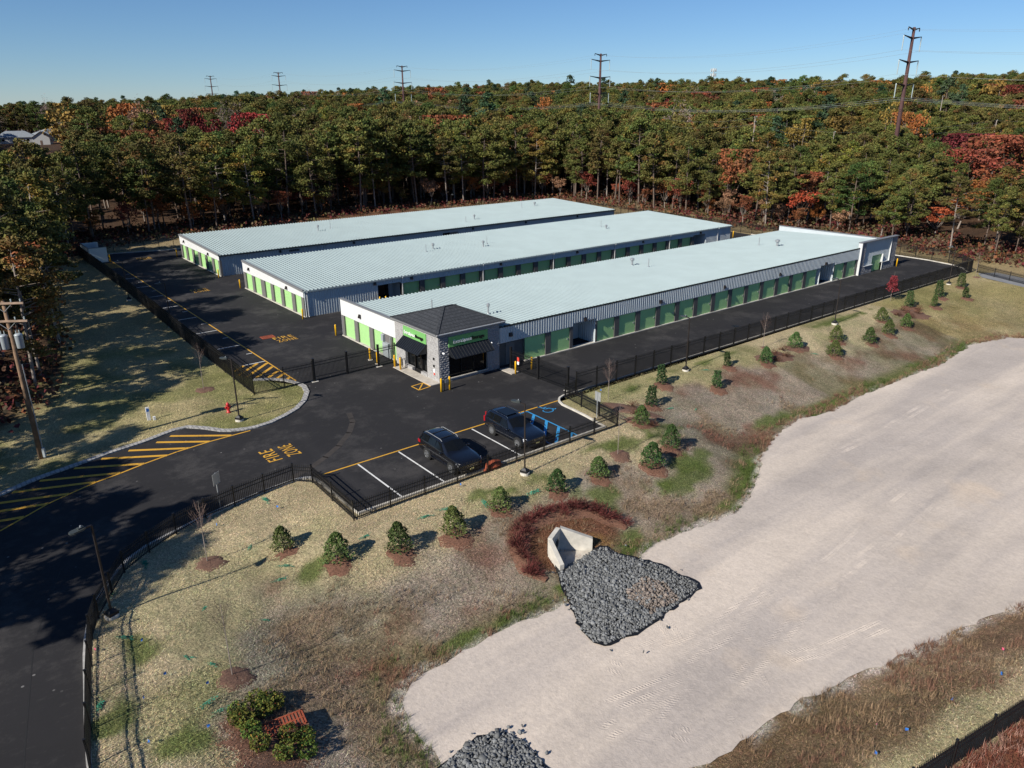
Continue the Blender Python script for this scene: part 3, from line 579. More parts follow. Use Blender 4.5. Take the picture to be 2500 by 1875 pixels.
sign(-22.01,-12.25,0,2.35,R(35),'grey sign seen from the back beside the entrance road fence')
sign(4.95,-16.33,0,2.1,R(90),'grey sign edge-on beside the accessible bay')
# office corner keypad stand, bike rack
r = thing('keypad_stand', (-.72,-4.22,0), 'dark keypad stand between two yellow bollards at the office corner', 'keypad'); m = MB(); m.tube([(-.14,0,0),(-.14,0,1.05),(.14,0,1.05)], .03, 8); m.tube([(.14,0,1.05),(.14,0,.95)], .03, 8); m.build('pole', DARKM, r); m = MB(); m.box(-.10,-.10,.72,.22,.06,1.02); m.build('keypad_box', TRIMG, r)
r = thing('bicycle_rack', (-.55,3.35,.1), 'dark bicycle rack and outlet by the office door', 'bicycle rack'); m = MB(); m.tube([(0,-.25,0),(0,-.25,.8),(0,-.1,.9),(0,.1,.9),(0,.25,.8),(0,.25,0)], .03, 8); m.build('hoop', DARKM, r); m = MB(); m.tube([(.18,-.45,0),(.18,-.45,.9)], .03, 8); m.build('post', DARKM, r)
# drain grates
def grate(x, y, w, l, z, label, m_, rz=0):
    r = thing('drain_grate', (x,y,z), label, 'grate', None, rz); m = MB()
    m.box(-w/2,-l/2,0,w/2,-l/2+.06,.03); m.box(-w/2,l/2-.06,0,w/2,l/2,.03); m.box(-w/2,-l/2,0,-w/2+.06,l/2,.03); m.box(w/2-.06,-l/2,0,w/2,l/2,.03); m.build('frame', m_, r)
    m = MB(); n = int(w/.14)
    for k in range(n): xx = -w/2+.06+(w-.12)*(k+.5)/n; m.box(xx-.025,-l/2+.06,0,xx+.025,l/2-.06,.025)
    m.box(-w/2+.06,-.03,0,w/2-.06,.03,.02); m.build('bars', m_, r)
grate(-6.35,20.5,1.35,1.1,.024,'rusty drain grate in the asphalt beside the lot lettering',GRATE)
m = MB(); m.tube([(-.75,0,0),(-.4,0,.26),(0,0,.34),(.4,0,.26),(.75,0,0)], [.04,.3,.36,.3,.04], 8); o = m.build('orange_cover', GRATE); o.location = (-6.3,-18.15,-.05); tag(o, 'rusty orange drain cover by the fence in front of the cars', 'drain cover')
for x, y, w in ((66.0,-8.03,'far along'),(34.5,-7.54,'halfway along')):
    m = MB(); m.cyl(0,0,0,.012,.42,18); o = m.build('manhole_cover', DARKM); o.location = (x,y,.024); tag(o, 'dark manhole cover in the long lane, '+w, 'manhole cover')
    m = MB(); a = [i*math.pi/10 for i in range(20)]; m.add([((.95+.25*math.sin(3*q))*math.cos(q), (.8+.15*math.cos(5*q))*math.sin(q), 0) for q in a], [tuple(range(20))])
# utility pole at left
def utility_pole(x, y, h, label, full=True, rz=0.0, z=0.0, arms=2):
    r = thing('utility_pole', (x,y,z), label, 'utility pole', 'wooden utility poles', rz)
    m = MB(); m.tube([(0,0,-.3),(0,0,h)], [.17,.11], 12); m.build('pole', WOOD if full else PALEBARK, r, True)
    for k in range(arms):
        zz = h-.12-1.15*k; L = 1.25-.0*k; m = MB(); m.bar((-L,-.14,zz),(L,-.14,zz),.10,.12); c = m.build('crossarm', WOODP, r)
        m = MB(); m.bar((-.6,-.15,zz),(0,-.13,zz-.55),.03,.03); m.bar((.6,-.15,zz),(0,-.13,zz-.55),.03,.03); m.build('brace', STEEL, c)
        for sx in (-1.1,.55,1.1): m = MB(); m.lathe(sx,-.14,[(.02,zz+.06),(.05,zz+.14),(.03,zz+.18),(.05,zz+.24),(.01,zz+.28)],8); m.build('insulator', CERAM, c)
    if full:
        for sx, sy in ((-.42,-.1),(.40,.05)):
            m = MB(); zz = h-3.1; m.lathe(sx,sy,[(.20,zz),(.22,zz+.03),(.24,zz+.85),(.25,zz+.88),(.18,zz+.95),(.01,zz+.98)],14); t = m.build('transformer', CAN, r, True)
            m = MB(); m.cyl(sx-.1,sy,zz+.95,zz+1.2,.03,6); m.cyl(sx+.1,sy,zz+.95,zz+1.2,.03,6); m.build('bushing', CERAM, t)
        m = MB(); m.cyl(.22,.02,0,h-4.2,.035,8); m.build('conduit', STEEL, r); m = MB(); m.box(.18,-.08,.1,.32,.1,.75); m.build('meter_box', CAN, r)
    return r
utility_pole(-29.21, 2.28, 10.9, 'wooden utility pole with two grey transformers at the left edge', True, R(-32))
# ---------------------------------------------------------------- storage buildings
def ribwall(mb, x0, x1, z0, z1, y, pitch=.31, depth=.075, m=0):
    """ribbed steel sheet in the plane y facing -Y"""
    n = max(1, round((x1-x0)/pitch)); p = (x1-x0)/n; prof = [(x0, y)]
    for k in range(n):
        a = x0+p*k+p*.5; prof += [(a-.045, y), (a-.026, y-depth), (a+.026, y-depth), (a+.045, y)]
    prof.append((x1, y)); N_ = len(prof)
    mb.add([(px,py,z0) for px,py in prof]+[(px,py,z1) for px,py in prof], [(i,i+1,N_+i+1,N_+i) for i in range(N_-1)], m)
def seam_roof(x0, x1, y0, z0, y1, z1, pitch=.457):
    mb = MB(); n = round((x1-x0)/pitch); p = (x1-x0)/n; prof = [(x0, 0)]
    for k in range(n):
        a = x0+p*(k+.5); prof += [(a-.09,0),(a-.03,.10),(a+.03,.10),(a+.06,0)]
    prof.append((x1,0)); q = len(prof)
    mb.add([(x,y0,z0+h) for x,h in prof]+[(x,y1,z1+h) for x,h in prof], [(i,i+1,q+i+1,q+i) for i in range(q-1)])
    mb.add([(x0,y0,z0-.12),(x1,y0,z0-.12),(x1,y1,z1-.12),(x0,y1,z1-.12)], [(3,2,1,0)])
    return mb
_doors = {}
def door_mesh(w, h):
    k = (round(w,2), round(h,2))
    if k not in _doors:
        m = MB(); n = 26; prof = []
        for i in range(n): z = h*i/n; prof += [(z, 0), (z+h/n*.5, -.022)]
        prof.append((h, 0)); q = len(prof)
        m.add([(-w/2,y,z) for z,y in prof]+[(w/2,y,z) for z,y in prof], [(i, q+i, q+i+1, i+1) for i in range(q-1)])
        l = MB(); l.box(w/2-.30, -.06, .95, w/2-.16, -.02, 1.10); l.box(w/2-.34,-.05,1.0,w/2-.1,-.03,1.04)
        _doors[k] = (m.mesh('roll_up_door', DOORG), l.mesh('latch', STEEL))
    return _doors[k]
def door(root, x, y, z, w, h, rz=0.0):
    a, b = door_mesh(w, h); d = put('roll_up_door', a, root, (x,y,z), rz); put('latch', b, d); return d
def wall_light(root, x, y, z, rz=0.0):
    m = MB(); m.add([(-.16,0,-.17),(.16,0,-.17),(.16,0,.17),(-.16,0,.17),(-.16,-.22,-.17),(.16,-.22,-.17),(.16,-.10,.17),(-.16,-.10,.17)], [(0,1,2,3),(4,7,6,5),(0,4,5,1),(3,2,6,7),(0,3,7,4),(1,5,6,2)])
    o = m.build('wall_light', BRONZE, root); o.location = (x,y,z); o.rotation_euler.z = rz
def vents(root, L, zf):
    for x, y, h, r in L:
        z = zf(y); m = MB(); m.lathe(x,y,[(.18,z+.03),(.10,z+.12),(r,z+.16),(r,z+h)],8); c = m.build('vent_pipe', STEEL, root)
        m = MB(); m.lathe(x,y,[(r*1.9,z+h-.22),(r*2.1,z+h-.18),(r*2.1,z+h+.04),(r*1.2,z+h+.10)],8)
        if r > .07: m.build('vent_cap', STEEL, c)
def end_facade(root, y0, y1, zt0, zt1, dys, big=2.28):
    """left end wall (plane x = 0, faces -X) from y0 (front) to y1 (back)"""
    m = MB()
    n = 60
    for i in range(n):    # shallow panel joints
        a, b = y0+(y1-y0)*i/n, y0+(y1-y0)*(i+1)/n; za, zb = zt0+(zt1-zt0)*i/n, zt0+(zt1-zt0)*(i+1)/n; c = b-(b-a)*.12
        zc = zb-(zb-za)*.12
        m.add([(0,a,big),(0,c,big),(0,c,zc),(0,a,za),(.012,b,big),(.012,b,zb)], [(0,3,2,1),(1,2,5,4)])
    m.add([(.0,y0,big),(.35,y0,big),(.35,y1,big),(0,y1,big)], [(0,1,2,3)])
    m.build('end_wall', WALLW, root)
    m = MB(); m.bar((.05,y0-.02,zt0+.05),(.05,y1+.02,zt1+.05),.26,.26); m.build('gable_trim', TRIMG, root)
    e = sorted(dys); cur = y0
    for a, b in e+[(y1, y1)]:
        m = MB(); m.box(.02,cur,0,.30,a,big); m.build('pier', PIERL, root); cur = b
    m = MB(); m.box(-.06,y0,-.05,.20,y1,.10); m.build('concrete_base', CONCP, root)
    for a, b in e: door(root, .20, (a+b)/2, .11, b-a, big-.12, -math.pi/2)
def downspout(root, x, y, z):
    m = MB(); m.tube([(x,y-.26,z+.05),(x,y-.26,z-.08),(x,y-.10,z-.30),(x,y-.10,.12),(x,y-.22,.05)], .055, 4); m.build('downspout', TRIMW, root)
def gutter(root, x0, x1, y, z, mt, w=.20):
    m = MB(); m.prism([(x0,y-w),(x1,y-w),(x1,y+.0),(x0,y+.0)], z-.16, z+.0); m.build('gutter', mt, root)

def building_shell(root, L, y0, y1, zf, zb, inset=.32, rec=()):
    m = MB(); a, b = y0+inset, y1-.02
    front = [(.32,a)]
    for r0, r1 in rec: front += [(r0,a),(r0,2.25),(r1,2.25),(r1,a)]
    m.prism(front+[(L-.02,a),(L-.02,b),(.32,b)], 0, min(zf,zb)-.16)
    m.build('wall', WALLM, root)
    m = MB(); ribwall(m, 0, y1-y0, 0, min(zf,zb)-.12, 0)
    o = m.build('far_end_wall', WALLM, root); o.rotation_euler.z = math.pi/2; o.location = (L+.02, y0, 0)
# rearmost building
B1 = thing('storage_building', (0,54.0,0), 'rearmost long storage building with six green doors on its left end, nearest the woods', 'storage building')
def zf1(y): return 3.04+(y-0)*(3.68-3.04)/18.65
building_shell(B1, 79.0, 0, 18.65, 3.04, 3.68, .32, ((37.7,41.0),))
seam_roof(0.05, 79.15, -.22, 3.04, 18.75, 3.70).build('roof', ROOFM, B1)
end_facade(B1, 0, 18.65, 2.98, 3.62, [(54.62-54,56.64-54),(57.5-54,59.75-54),(60.52-54,62.84-54),(63.82-54,65.92-54),(66.87-54,69.13-54),(70.08-54,71.96-54)])
m = MB(); ribwall(m, 0, 37.7, .02, 2.90, .26); ribwall(m, 41.0, 79, .02, 2.90, .26); ribwall(m, 37.7, 41.0, 2.35, 2.90, .26); m.build('front_wall', WALLM, B1)
m = MB(); m.box(38.3,2.1,0,40.4,2.2,2.1); m.build('recess_door', GLASS, B1)
gutter(B1, -.05, 79.2, -.05, 3.03, GUTTER)
for x in (.35,12.75,25.4,37.6,50.2,62.8,75.3): downspout(B1, x, .22, 2.95)
for x in (9.0,21.0,44.0,56.0,69.0): wall_light(B1, x, .22, 2.55)
m = MB(); m.box(10.4,.19,2.32,12.0,.23,2.6); m.build('window', GLASS, B1)
vents(B1, [(45.2,4.0,1.0,.04),(48.0,5.3,.8,.10),(64.5,11.8,1.0,.04),(68.4,12.4,.7,.12),(19.5,9.7,.9,.09),(22.2,10.8,1.6,.035)], zf1)
wall_light(B1, -.02, 16.2, 2.95, -math.pi/2); wall_light(B1, -.02, 4.6, 2.62, -math.pi/2)
# middle building
B2 = thing('storage_building', (0,25.5,0), 'middle long storage building between two drive lanes, six green doors facing left', 'storage building')
def zf2(y): return 3.04+y*(3.68-3.04)/19.05
building_shell(B2, 78.5, 0, 19.05, 3.04, 3.68, .55, ((9.4,12.65),(68.4,71.65)))
seam_roof(0.05, 78.65, -.22, 3.04, 19.15, 3.70).build('roof', ROOFM, B2)
end_facade(B2, 0, 19.05, 2.98, 3.62, [(26.24-25.5,28.1-25.5),(28.98-25.5,31.42-25.5),(32.24-25.5,34.5-25.5),(35.36-25.5,37.3-25.5),(38.54-25.5,40.8-25.5),(41.6-25.5,43.8-25.5)])
m = MB(); ribwall(m, 0, 9.4, .02, 2.90, .0); ribwall(m, 9.4, 12.6, 2.42, 2.90, 0); ribwall(m, 12.6, 68.4, 2.22, 2.90, 0); ribwall(m, 68.4, 71.6, 2.42, 2.90, 0); ribwall(m, 71.6, 78.5, .02, 2.90, 0); m.build('front_wall', WALLM, B2)
m = MB(); m.box(12.6,-.05,2.16,68.4,.30,2.22); m.box(9.4,-.05,2.36,12.6,.3,2.42); m.box(68.4,-.05,2.36,71.6,.3,2.42); m.build('header_trim', WALLM, B2)
m = MB(); m.box(-.0,-.06,-.05,9.3,.3,.06); m.box(12.6,-.06,-.05,68.4,.3,.09); m.build('concrete_base', CONCP, B2)
def PB(root, *b): q = MB(); q.box(*b); q.build('pier', PIER, root)
xs = [12.9+3.1*i for i in range(18)]
for i, x in enumerate(xs):
    door(B2, x+1.2, .30, .09, 2.42, 2.10); PB(B2,x+2.42,-.02,0,x+3.1,.34,2.17)
PB(B2,12.6,-.02,0,12.9,.34,2.17)
for a in (9.4, 68.4):
    m = MB(); m.box(a,.02,0,a+.03,2.2,2.36); m.box(a+3.2,.02,0,a+3.23,2.2,2.36); m.box(a,2.2,0,a+3.23,2.24,2.36); m.build('recess', WALLM, B2)
    m = MB(); m.box(a+.4,2.12,0,a+2.6,2.19,2.1); m.build('recess_door', GLASS, B2)
gutter(B2, -.05, 78.7, -.05, 3.03, GUTL)
for x in (.4,12.75,25.0,37.4,49.8,62.4,74.9): downspout(B2, x, .0, 2.95)
for x in (9.0,14.1,28.0,42.0,56.0,70.2): wall_light(B2, x, -.03, 2.62)
vents(B2, [(22.8,10.3,1.1,.04),(24.6,11.3,.8,.10),(31.7,8.9,.8,.10),(33.4,10.3,1.1,.035),(57.5,9.5,.6,.10),(58.0,11.2,1.1,.035)], zf2)
wall_light(B2, -.02, 16.7, 2.95, -math.pi/2); wall_light(B2, -.02, 4.6, 2.65, -math.pi/2)
# front building
B3 = thing('storage_building', (0,-2.36,0), 'front long storage building with a row of green doors facing the fenced lane and bank', 'storage building')
D3 = 18.45
def zf3(y): return 3.84-y*(3.84-3.18)/D3
m = MB(); a, b = .55, D3-.02
m.prism([(.32,8),(6.3,8),(6.3,a),(15.4,a),(15.4,2.46),(18.5,2.46),(18.5,a),(59.75,a),(59.75,2.46),(63.2,2.46),(63.2,a),(78.4,a),(78.4,b),(.32,b)], 0, 3.02)
m.build('wall', WALLM, B3)
rb = seam_roof(6.4, 78.5, -.05, 3.84, D3, 3.18)
rb2 = seam_roof(.15, 6.4, 6.9, 3.84-6.9*.66/D3, D3, 3.18); rb.add(rb2.v, rb2.f); rb.build('roof', ROOFM, B3)
# left end wall, level parapet
m = MB(); yb = D3+.05; n = 40
for i in range(n):
    a, b = 7.0+(yb-7.0)*i/n, 7.0+(yb-7.0)*(i+1)/n; c = b-(b-a)*.12
    m.add([(0,a,2.28),(0,c,2.28),(0,c,3.92),(0,a,3.92),(.012,b,2.28),(.012,b,3.92)], [(0,3,2,1),(1,2,5,4)])
m.add([(0,7,2.28),(.4,7,2.28),(.4,yb,2.28),(0,yb,2.28)], [(0,1,2,3)]); m.box(.05,7.0,3.0,.16,yb,3.90); m.box(0.02,yb-.02,0,.5,yb,3.9)
m.build('end_wall', WALLW, B3)
m = MB(); m.box(-.05,6.9,3.92,.30,yb+.05,4.02); m.build('parapet_cap', TRIMG, B3)
e3 = [(7.15,8.19),(9.95,11.85),(12.6,14.95),(15.7,17.95)]
cur = 7.0
for a, b in e3+[(yb-.1, yb)]:
    m = MB(); m.box(.02,cur,0,.30,a,2.28); m.build('pier', PIERL, B3); cur = b
m = MB(); m.box(-.06,7.0,-.05,.2,yb,.10); m.build('concrete_base', CONCP, B3)
for a, b in e3: door(B3, .20, (a+b)/2, .11, b-a, 2.16, -math.pi/2)
wall_light(B3, -.02, 14.2, 2.98, -math.pi/2)
m = MB(); m.box(-.26,8.5,.15,0.0,9.55,1.5); m.build('electrical_cabinet', CAN, B3); m = MB(); m.box(-.22,9.45,1.55,0,9.85,2.2); m.build('meter_box', CAN, B3); m = MB(); m.box(-.2,8.22,.1,0,8.46,1.0); m.cyl(-.08,8.34,1.0,2.2,.03,8); m.build('conduit_box', CAN, B3)
# front face
m = MB(); ribwall(m, 9.0, 15.4, 2.34, 3.72, 0); ribwall(m, 15.4, 18.5, 2.62, 3.72, 0); ribwall(m, 18.5, 59.75, 2.34, 3.72, 0); ribwall(m, 59.75, 63.2, 2.62, 3.72, 0); ribwall(m, 63.2, 69.6, 2.34, 3.72, 0); ribwall(m, 6.3, 9.0, 2.34, 3.72, 0); m.build('front_wall', WALLM, B3)
m = MB(); m.box(6.3,-.012,2.27,15.4,.55,2.34); m.box(15.4,-.012,2.55,18.5,.55,2.62); m.box(18.5,-.012,2.27,59.75,.55,2.34); m.box(59.75,-.012,2.55,63.2,.55,2.62); m.box(63.2,-.012,2.27,69.6,.55,2.34)
for x in (15.36,18.5,59.71,63.2): m.box(x,-.012,2.27,x+.05,.0,2.62)
m.build('header_trim', TRIMW, B3)
m = MB(); m.box(9.3,-.08,-.05,69.5,.45,.10); m.build('concrete_base', CONCP, B3)
xs = [9.42,12.55]+[18.72+3.15*i for i in range(13)]+[63.35,66.5]
PB(B3,6.3,.30,0,9.42,.36,2.26)
for x in xs:
    door(B3, x+1.23, .12, .10, 2.46, 2.16)
    if x not in (12.55, 66.5) and x < 56: PB(B3,x+2.47,-.0,0,x+3.14,.14,2.26)
PB(B3,15.02,0,0,15.4,.14,2.26); PB(B3,18.5,0,0,18.71,.14,2.26); PB(B3,63.2,0,0,63.35,.14,2.26); PB(B3,65.82,0,0,66.5,.14,2.26); PB(B3,68.97,0,0,69.5,.14,2.26)
m = MB(); m.box(7.3,.24,.05,8.3,.29,2.1); m.build('side_door', PIERL, B3)
for a, b in ((15.4,18.5),(59.75,63.2)):
    m = MB(); m.box(a,.02,0,a+.03,2.4,2.6)
    q = MB(); ribwall(q, 0, 2.4, 0, 2.55, 0)
    m.add([(b-.04+yy, xx+.02, zz) for xx, yy, zz in q.v], q.f)
    m.box(a,2.4,0,b,2.44,2.6); m.build('recess', WALLM, B3)
    m = MB(); m.box(a+.5,2.3,0,a+1.9,2.38,2.1); m.build('recess_door', GLASS, B3)
gutter(B3, 6.9, 69.4, 0.0, 3.88, GUTTER, .07)
for x in (16.9,28.0,39.0,50.2,60.8): wall_light(B3, x, -.06, 2.78)
wall_light(B3, 7.6, -.04, 2.95)
vents(B3, [(37.8,13.2,.9,.13),(38.3,10.9,1.1,.05),(62.6,11.5,1.2,.05),(63.5,9.1,.9,.16),(5.9,10.3,1.0,.06),(8.6,4.6,1.0,.08)], zf3)
# rough stone helper: pillowed blocks on a plane
def rough_wall(mb, o, u, w, h, amp=.05, bw=.4, bh=.2, n=None):
    """split-face blocks over a rectangle with corner o, direction u (unit, horizontal), outward normal n"""
    o = Vector(o); u = Vector(u); nn = Vector(n); nj = max(1, round(h/bh)); bh = h/nj
    for j in range(nj):
        x = -(.5*bw if j % 2 else 0)
        while x < w-.02:
            a, b = max(0, x+.012), min(w, x+bw-.012); x += bw
            if b-a < .05: continue
            vs = []
            for q in range(4):
                for p in range(4):
                    e = amp*random.uniform(.25, 1.0) if 0 < q < 3 or 0 < p < 3 else 0
                    if p in (0,3) or q in (0,3): e = amp*random.uniform(.0,.35)
                    vs.append(o+u*(a+(b-a)*p/3)+Vector((0,0,j*bh+.01+(bh-.02)*q/3))+nn*e)
            mb.add(vs, [(q*4+p, q*4+p+1, q*4+p+5, q*4+p+4) for q in range(3) for p in range(3)])
# tall stone-and-metal end wall at the right end
XA, XB, YF = 69.5, 79.75, -.28
m = MB(); m.box(XA,YF+.06,0,XA+.3,YF+.5,4.55); m.box(XB-1.75,YF+.06,0,XB,YF+.7,4.5); m.box(XA+.3,YF+.06,0,73.2,YF+.4,1.1); m.box(75.95,YF+.06,0,XB-1.75,YF+.4,1.1); m.box(XA,YF+.06,0,XA+1.25,YF+.4,4.55)
rough_wall(m, (XA,YF+.05,0), (1,0,0), 1.25, 4.5, n=(0,-1,0)); rough_wall(m, (XA+1.25,YF+.05,0), (1,0,0), 73.2-XA-1.25, 1.1, n=(0,-1,0)); rough_wall(m, (75.95,YF+.05,0), (1,0,0), XB-1.75-75.95, 1.1, n=(0,-1,0)); rough_wall(m, (XB-1.75,YF+.05,0), (1,0,0), 1.75, 4.5, n=(0,-1,0)); m.build('stone_pier', ROUGH, B3)
m = MB(); ribwall(m, XA+1.25, 73.2, 1.1, 4.4, YF+.22); ribwall(m, 73.2, 75.95, 2.35, 4.4, YF+.22); ribwall(m, 75.95, XB-1.75, 1.1, 4.4, YF+.22); m.box(XA+1.25,YF+.27,2.35,XB-1.75,YF+.4,4.4); m.build('accent_wall', WALLM, B3)
m = MB(); m.box(XA-.08,YF-.05,0,XA,YF+.5,4.5); m.box(XB-1.80,YF-.02,1.1,XB-1.75,YF+.22,4.4); m.box(XA+1.25,YF-.06,1.1,73.2,YF+.22,1.17); m.box(75.95,YF-.06,1.1,XB-1.8,YF+.22,1.17); m.box(75.95,YF-.02,0,76.02,YF+.3,2.35); m.build('white_trim', TRIMW, B3)
m = MB(); m.box(XA-.12,YF-.10,4.5,XB+.1,YF+.55,4.62); m.build('parapet_cap', TRIMG, B3)
door(B3, 74.6, YF+.30, .05, 2.6, 2.28)
m = MB(); m.box(78.45,.3,0,78.6,D3,4.05); m.build('far_end_wall', WALLM, B3); m = MB(); m.box(78.36,.25,4.05,78.72,D3+.05,4.12); m.build('parapet_cap', TRIMG, B3)
# ---------------------------------------------------------------- office
OF = thing('office_building', (-.2,-2.55,0), 'small stone office with a dark hip roof and green signs over black awnings', 'office')
w, dpt, ht = 6.45, 7.3, 4.4          # local x 0..w, y 0..dpt
m = MB()
m.box(0.08,0.08,0,1.05,.55,ht); m.box(5.1,.02,0,w-.02,.55,ht); m.box(1.05,.02,2.95,5.1,.55,ht); m.box(.6,6.2,0,w-.05,dpt-.02,ht-.1); m.box(5.6,.55,0,w-.05,6.2,ht-.1)
m.box(1.0,.02,0,5.2,.5,.32); rough_wall(m, (0.06,.07,0), (1,0,0), 1.0, 3.98, .055, .4, .2, (0,-1,0)); m.build('front_wall', ROUGH, OF)
m = MB(); m.box(.02,0.09,0,.55,2.0,ht-.01); m.box(.02,5.65,0,.55,dpt,ht-.01); m.box(.02,2.0,2.95,.55,5.65,ht-.01); m.build('side_wall', BLOCK, OF)
m = MB(); rough_wall(m, (5.1,.02,0), (1,0,0), 1.33, 4.3, .03, .4, .2, (0,-1,0)); m.build('rear_pier', ROUGH, OF)
m = MB(); m.box(1.05,.30,.32,5.1,.34,2.95); m.build('front_window', GLASS, OF)
m = MB()
for x in (1.05,2.4,3.75,5.04): m.box(x,.22,.32,x+.06,.3,2.95)
m.box(1.05,.22,.32,5.1,.3,.40); m.build('window_frame', DARKM, OF); m = MB(); m.box(1.0,-.08,.24,5.15,.22,.32); m.build('sill', CONCP, OF)
m = MB(); m.box(.36,2.0,.0,.40,5.65,2.95); m.build('side_window', GLASS, OF)
m = MB()
for y in (2.0,3.05,4.35,5.59): m.box(.26,y,0,.36,y+.07,2.95)
m.box(.26,2,.0,.36,5.65,.08); m.box(.26,2,2.2,.36,5.65,2.28); m.build('storefront_frame', DARKM, OF)
m = MB(); m.box(.20,3.12,.05,.27,4.35,.30); m.box(.20,3.12,2.05,.27,4.35,2.2); m.box(.20,3.12,.05,.27,3.22,2.2); m.box(.20,4.25,.05,.27,4.35,2.2); d = m.build('entrance_door', DARKM, OF); m = MB(); m.tube([(.16,3.32,.95),(.16,3.32,1.35)], .02, 6); m.build('handle', CHROME, d)
m = MB(); m.box(-.04,2.0,.0,.25,3.0,.36); m.box(-.04,4.45,0,.25,5.65,.36); m.build('low_wall', BLOCK, OF)
m = MB(); m.box(-.05,1.92,3.08,.02,5.72,3.98); sp = m.build('sign_board', SIGNG, OF); m = MB(); m.box(1.0,-.06,3.08,5.1,.02,3.98); sf = m.build('sign_board', SIGNG, OF)
def sign_text(parent, base, u, width):
    me1 = text_mesh('ExtraSpace', .62, .03, LETW, bold=.002); me2 = text_mesh('Storage', .62, .03, LETB, bold=.008)
    def ext(me): n = len(me.vertices); c = np.empty(n*3); me.vertices.foreach_get('co', c); c = c.reshape(-1,3); return c[:,0].min(), c[:,0].max()
    a0, a1 = ext(me1); b0, b1 = ext(me2); tot = (a1-a0)+.05+(b1-b0); s = width/tot
    for me, off in ((me1, -a0), (me2, (a1-a0)+.05-b0)):
        o = put('sign_letters', me, parent)
        ang = math.atan2(u[1], u[0]); o.rotation_euler = (math.pi/2, 0, ang); o.scale = (s, s, 1)
        o.location = (base[0]+u[0]*off*s, base[1]+u[1]*off*s, base[2])
sign_text(sf, (1.42,-.13,3.38), (1,0), 3.25); sign_text(sp, (-.12,5.40,3.36), (0,-1), 3.1)
def awning(name, along, o, L, out):
    """sloping awning; along = unit vector of the wall, o = left top corner on the wall, out = outward unit"""
    a = Vector((*along,0)); n = Vector((*out,0)); o = Vector(o); zt, zb, pr = 0, -.78, .95
    A, B = o, o+a*L; C, D = B+n*pr+Vector((0,0,zb)), A+n*pr+Vector((0,0,zb)); m = MB(); dz = Vector((0,0,-.05))
    m.add([A,B,C,D,A+dz,B+dz,C+dz,D+dz], [(0,1,2,3),(7,6,5,4),(0,4,5,1),(1,5,6,2),(2,6,7,3),(3,7,4,0)])
    A2, B2_ = A+Vector((0,0,zb)), B+Vector((0,0,zb)); m.add([A,D,A2],[(0,1,2)]); m.add([B,B2_,C],[(0,1,2)])
    aw = m.build('awning', AWN, OF); m = MB(); k = 13
    for i in range(k+1):
        p = A+a*(L*i/k); m.bar(p+Vector((0,0,.015)), p+n*pr+Vector((0,0,zb+.015)), .03, .05)
    m.build('awning_seam', AWNR if out[1] < -.5 else AWN, aw)
awning('awning', (1,0), (1.0,-.01,3.06), 4.15, (0,-1)); awning('awning', (0,-1), (-.01,5.72,3.06), 3.85, (-1,0))
# hip roof
x0, x1, y0, y1, ze, zr = -.28, 6.95, -.22, 7.55, 4.42, 5.62; rx0, rx1, ry = 3.0, 4.0, 3.65
m = MB(); m.add([(x0,y0,ze),(x1,y0,ze),(x1,y1,ze),(x0,y1,ze),(rx0,ry,zr),(rx1,ry,zr)], [(0,1,5,4)]); m.build('roof', SHINX, OF); m = MB(); m.add([(x0,y0,ze),(x1,y0,ze),(x1,y1,ze),(x0,y1,ze),(rx0,ry,zr),(rx1,ry,zr)], [(2,3,4,5)]); m.build('rear_roof', SHINX, OF); m = MB(); m.add([(x0,y0,ze),(x1,y0,ze),(x1,y1,ze),(x0,y1,ze),(rx0,ry,zr),(rx1,ry,zr)], [(3,0,4),(1,2,5)]); m.build('side_roof', SHINY, OF)
m = MB()
for a, b in (((x0,y0,ze),(rx0,ry,zr)),((x1,y0,ze),(rx1,ry,zr)),((x0,y1,ze),(rx0,ry,zr)),((x1,y1,ze),(rx1,ry,zr)),((rx0,ry,zr),(rx1,ry,zr))): m.bar(Vector(a)+Vector((0,0,.02)), Vector(b)+Vector((0,0,.02)), .24, .04)
m.build('ridge_cap', SHINX, OF)
m = MB(); m.box(x0,y0,ze-.16,x1,y0+.10,ze-.005); m.box(x0,y1-.1,ze-.16,x1,y1,ze-.005); m.box(x0,y0+.1,ze-.16,x0+.1,y1-.1,ze-.005); m.box(x1-.1,y0+.1,ze-.16,x1,y1-.1,ze-.005); m.box(x0+.1,y0+.1,ze-.10,x1-.1,y1-.1,ze-.06); m.build('fascia', TRIMG, OF)
m = MB(); m.box(x0-.05,y0-.06,ze-.05,x1+.05,y0-.003,ze+.02); m.build('gutter', TRIMW, OF)
for x, y, rz in ((.35,-.06,0),(5.35,-.10,0)):
    m = MB(); m.box(-.05,-.16,-.10,.05,0,.06); m.ball((0,-.2,.0),(.08,.10,.08)); c = m.build('floodlight', LETW, OF, True); c.location = (x,y,2.72); c.rotation_euler.z = rz
m = MB(); m.box(-.03,.75,1.95,.02,.97,2.15); m.box(-.03,.75,1.30,.02,.97,1.5); m.build('intercom', DARKM, OF); m = MB(); m.box(-.03,.74,.6,.02,.92,.76); m.build('fire_alarm', REDW, OF); m = MB(); m.box(-.03,.70,.85,.02,.98,1.1); m.build('notice', LETW, OF)
m = MB(); m.box(-.95,.0,-.05,.02,6.35,.05); o = m.build('walkway', CONC); o.location = (-.2,-2.55,0.03); tag(o, 'pale concrete walkway along the office entrance', 'walkway', kind='structure')
m = MB(); m.box(0,0,-.05,.9,1.7,.08); o = m.build('concrete_pad', CONC); o.location = (6.0,-4.6,.01); tag(o, kind='structure')
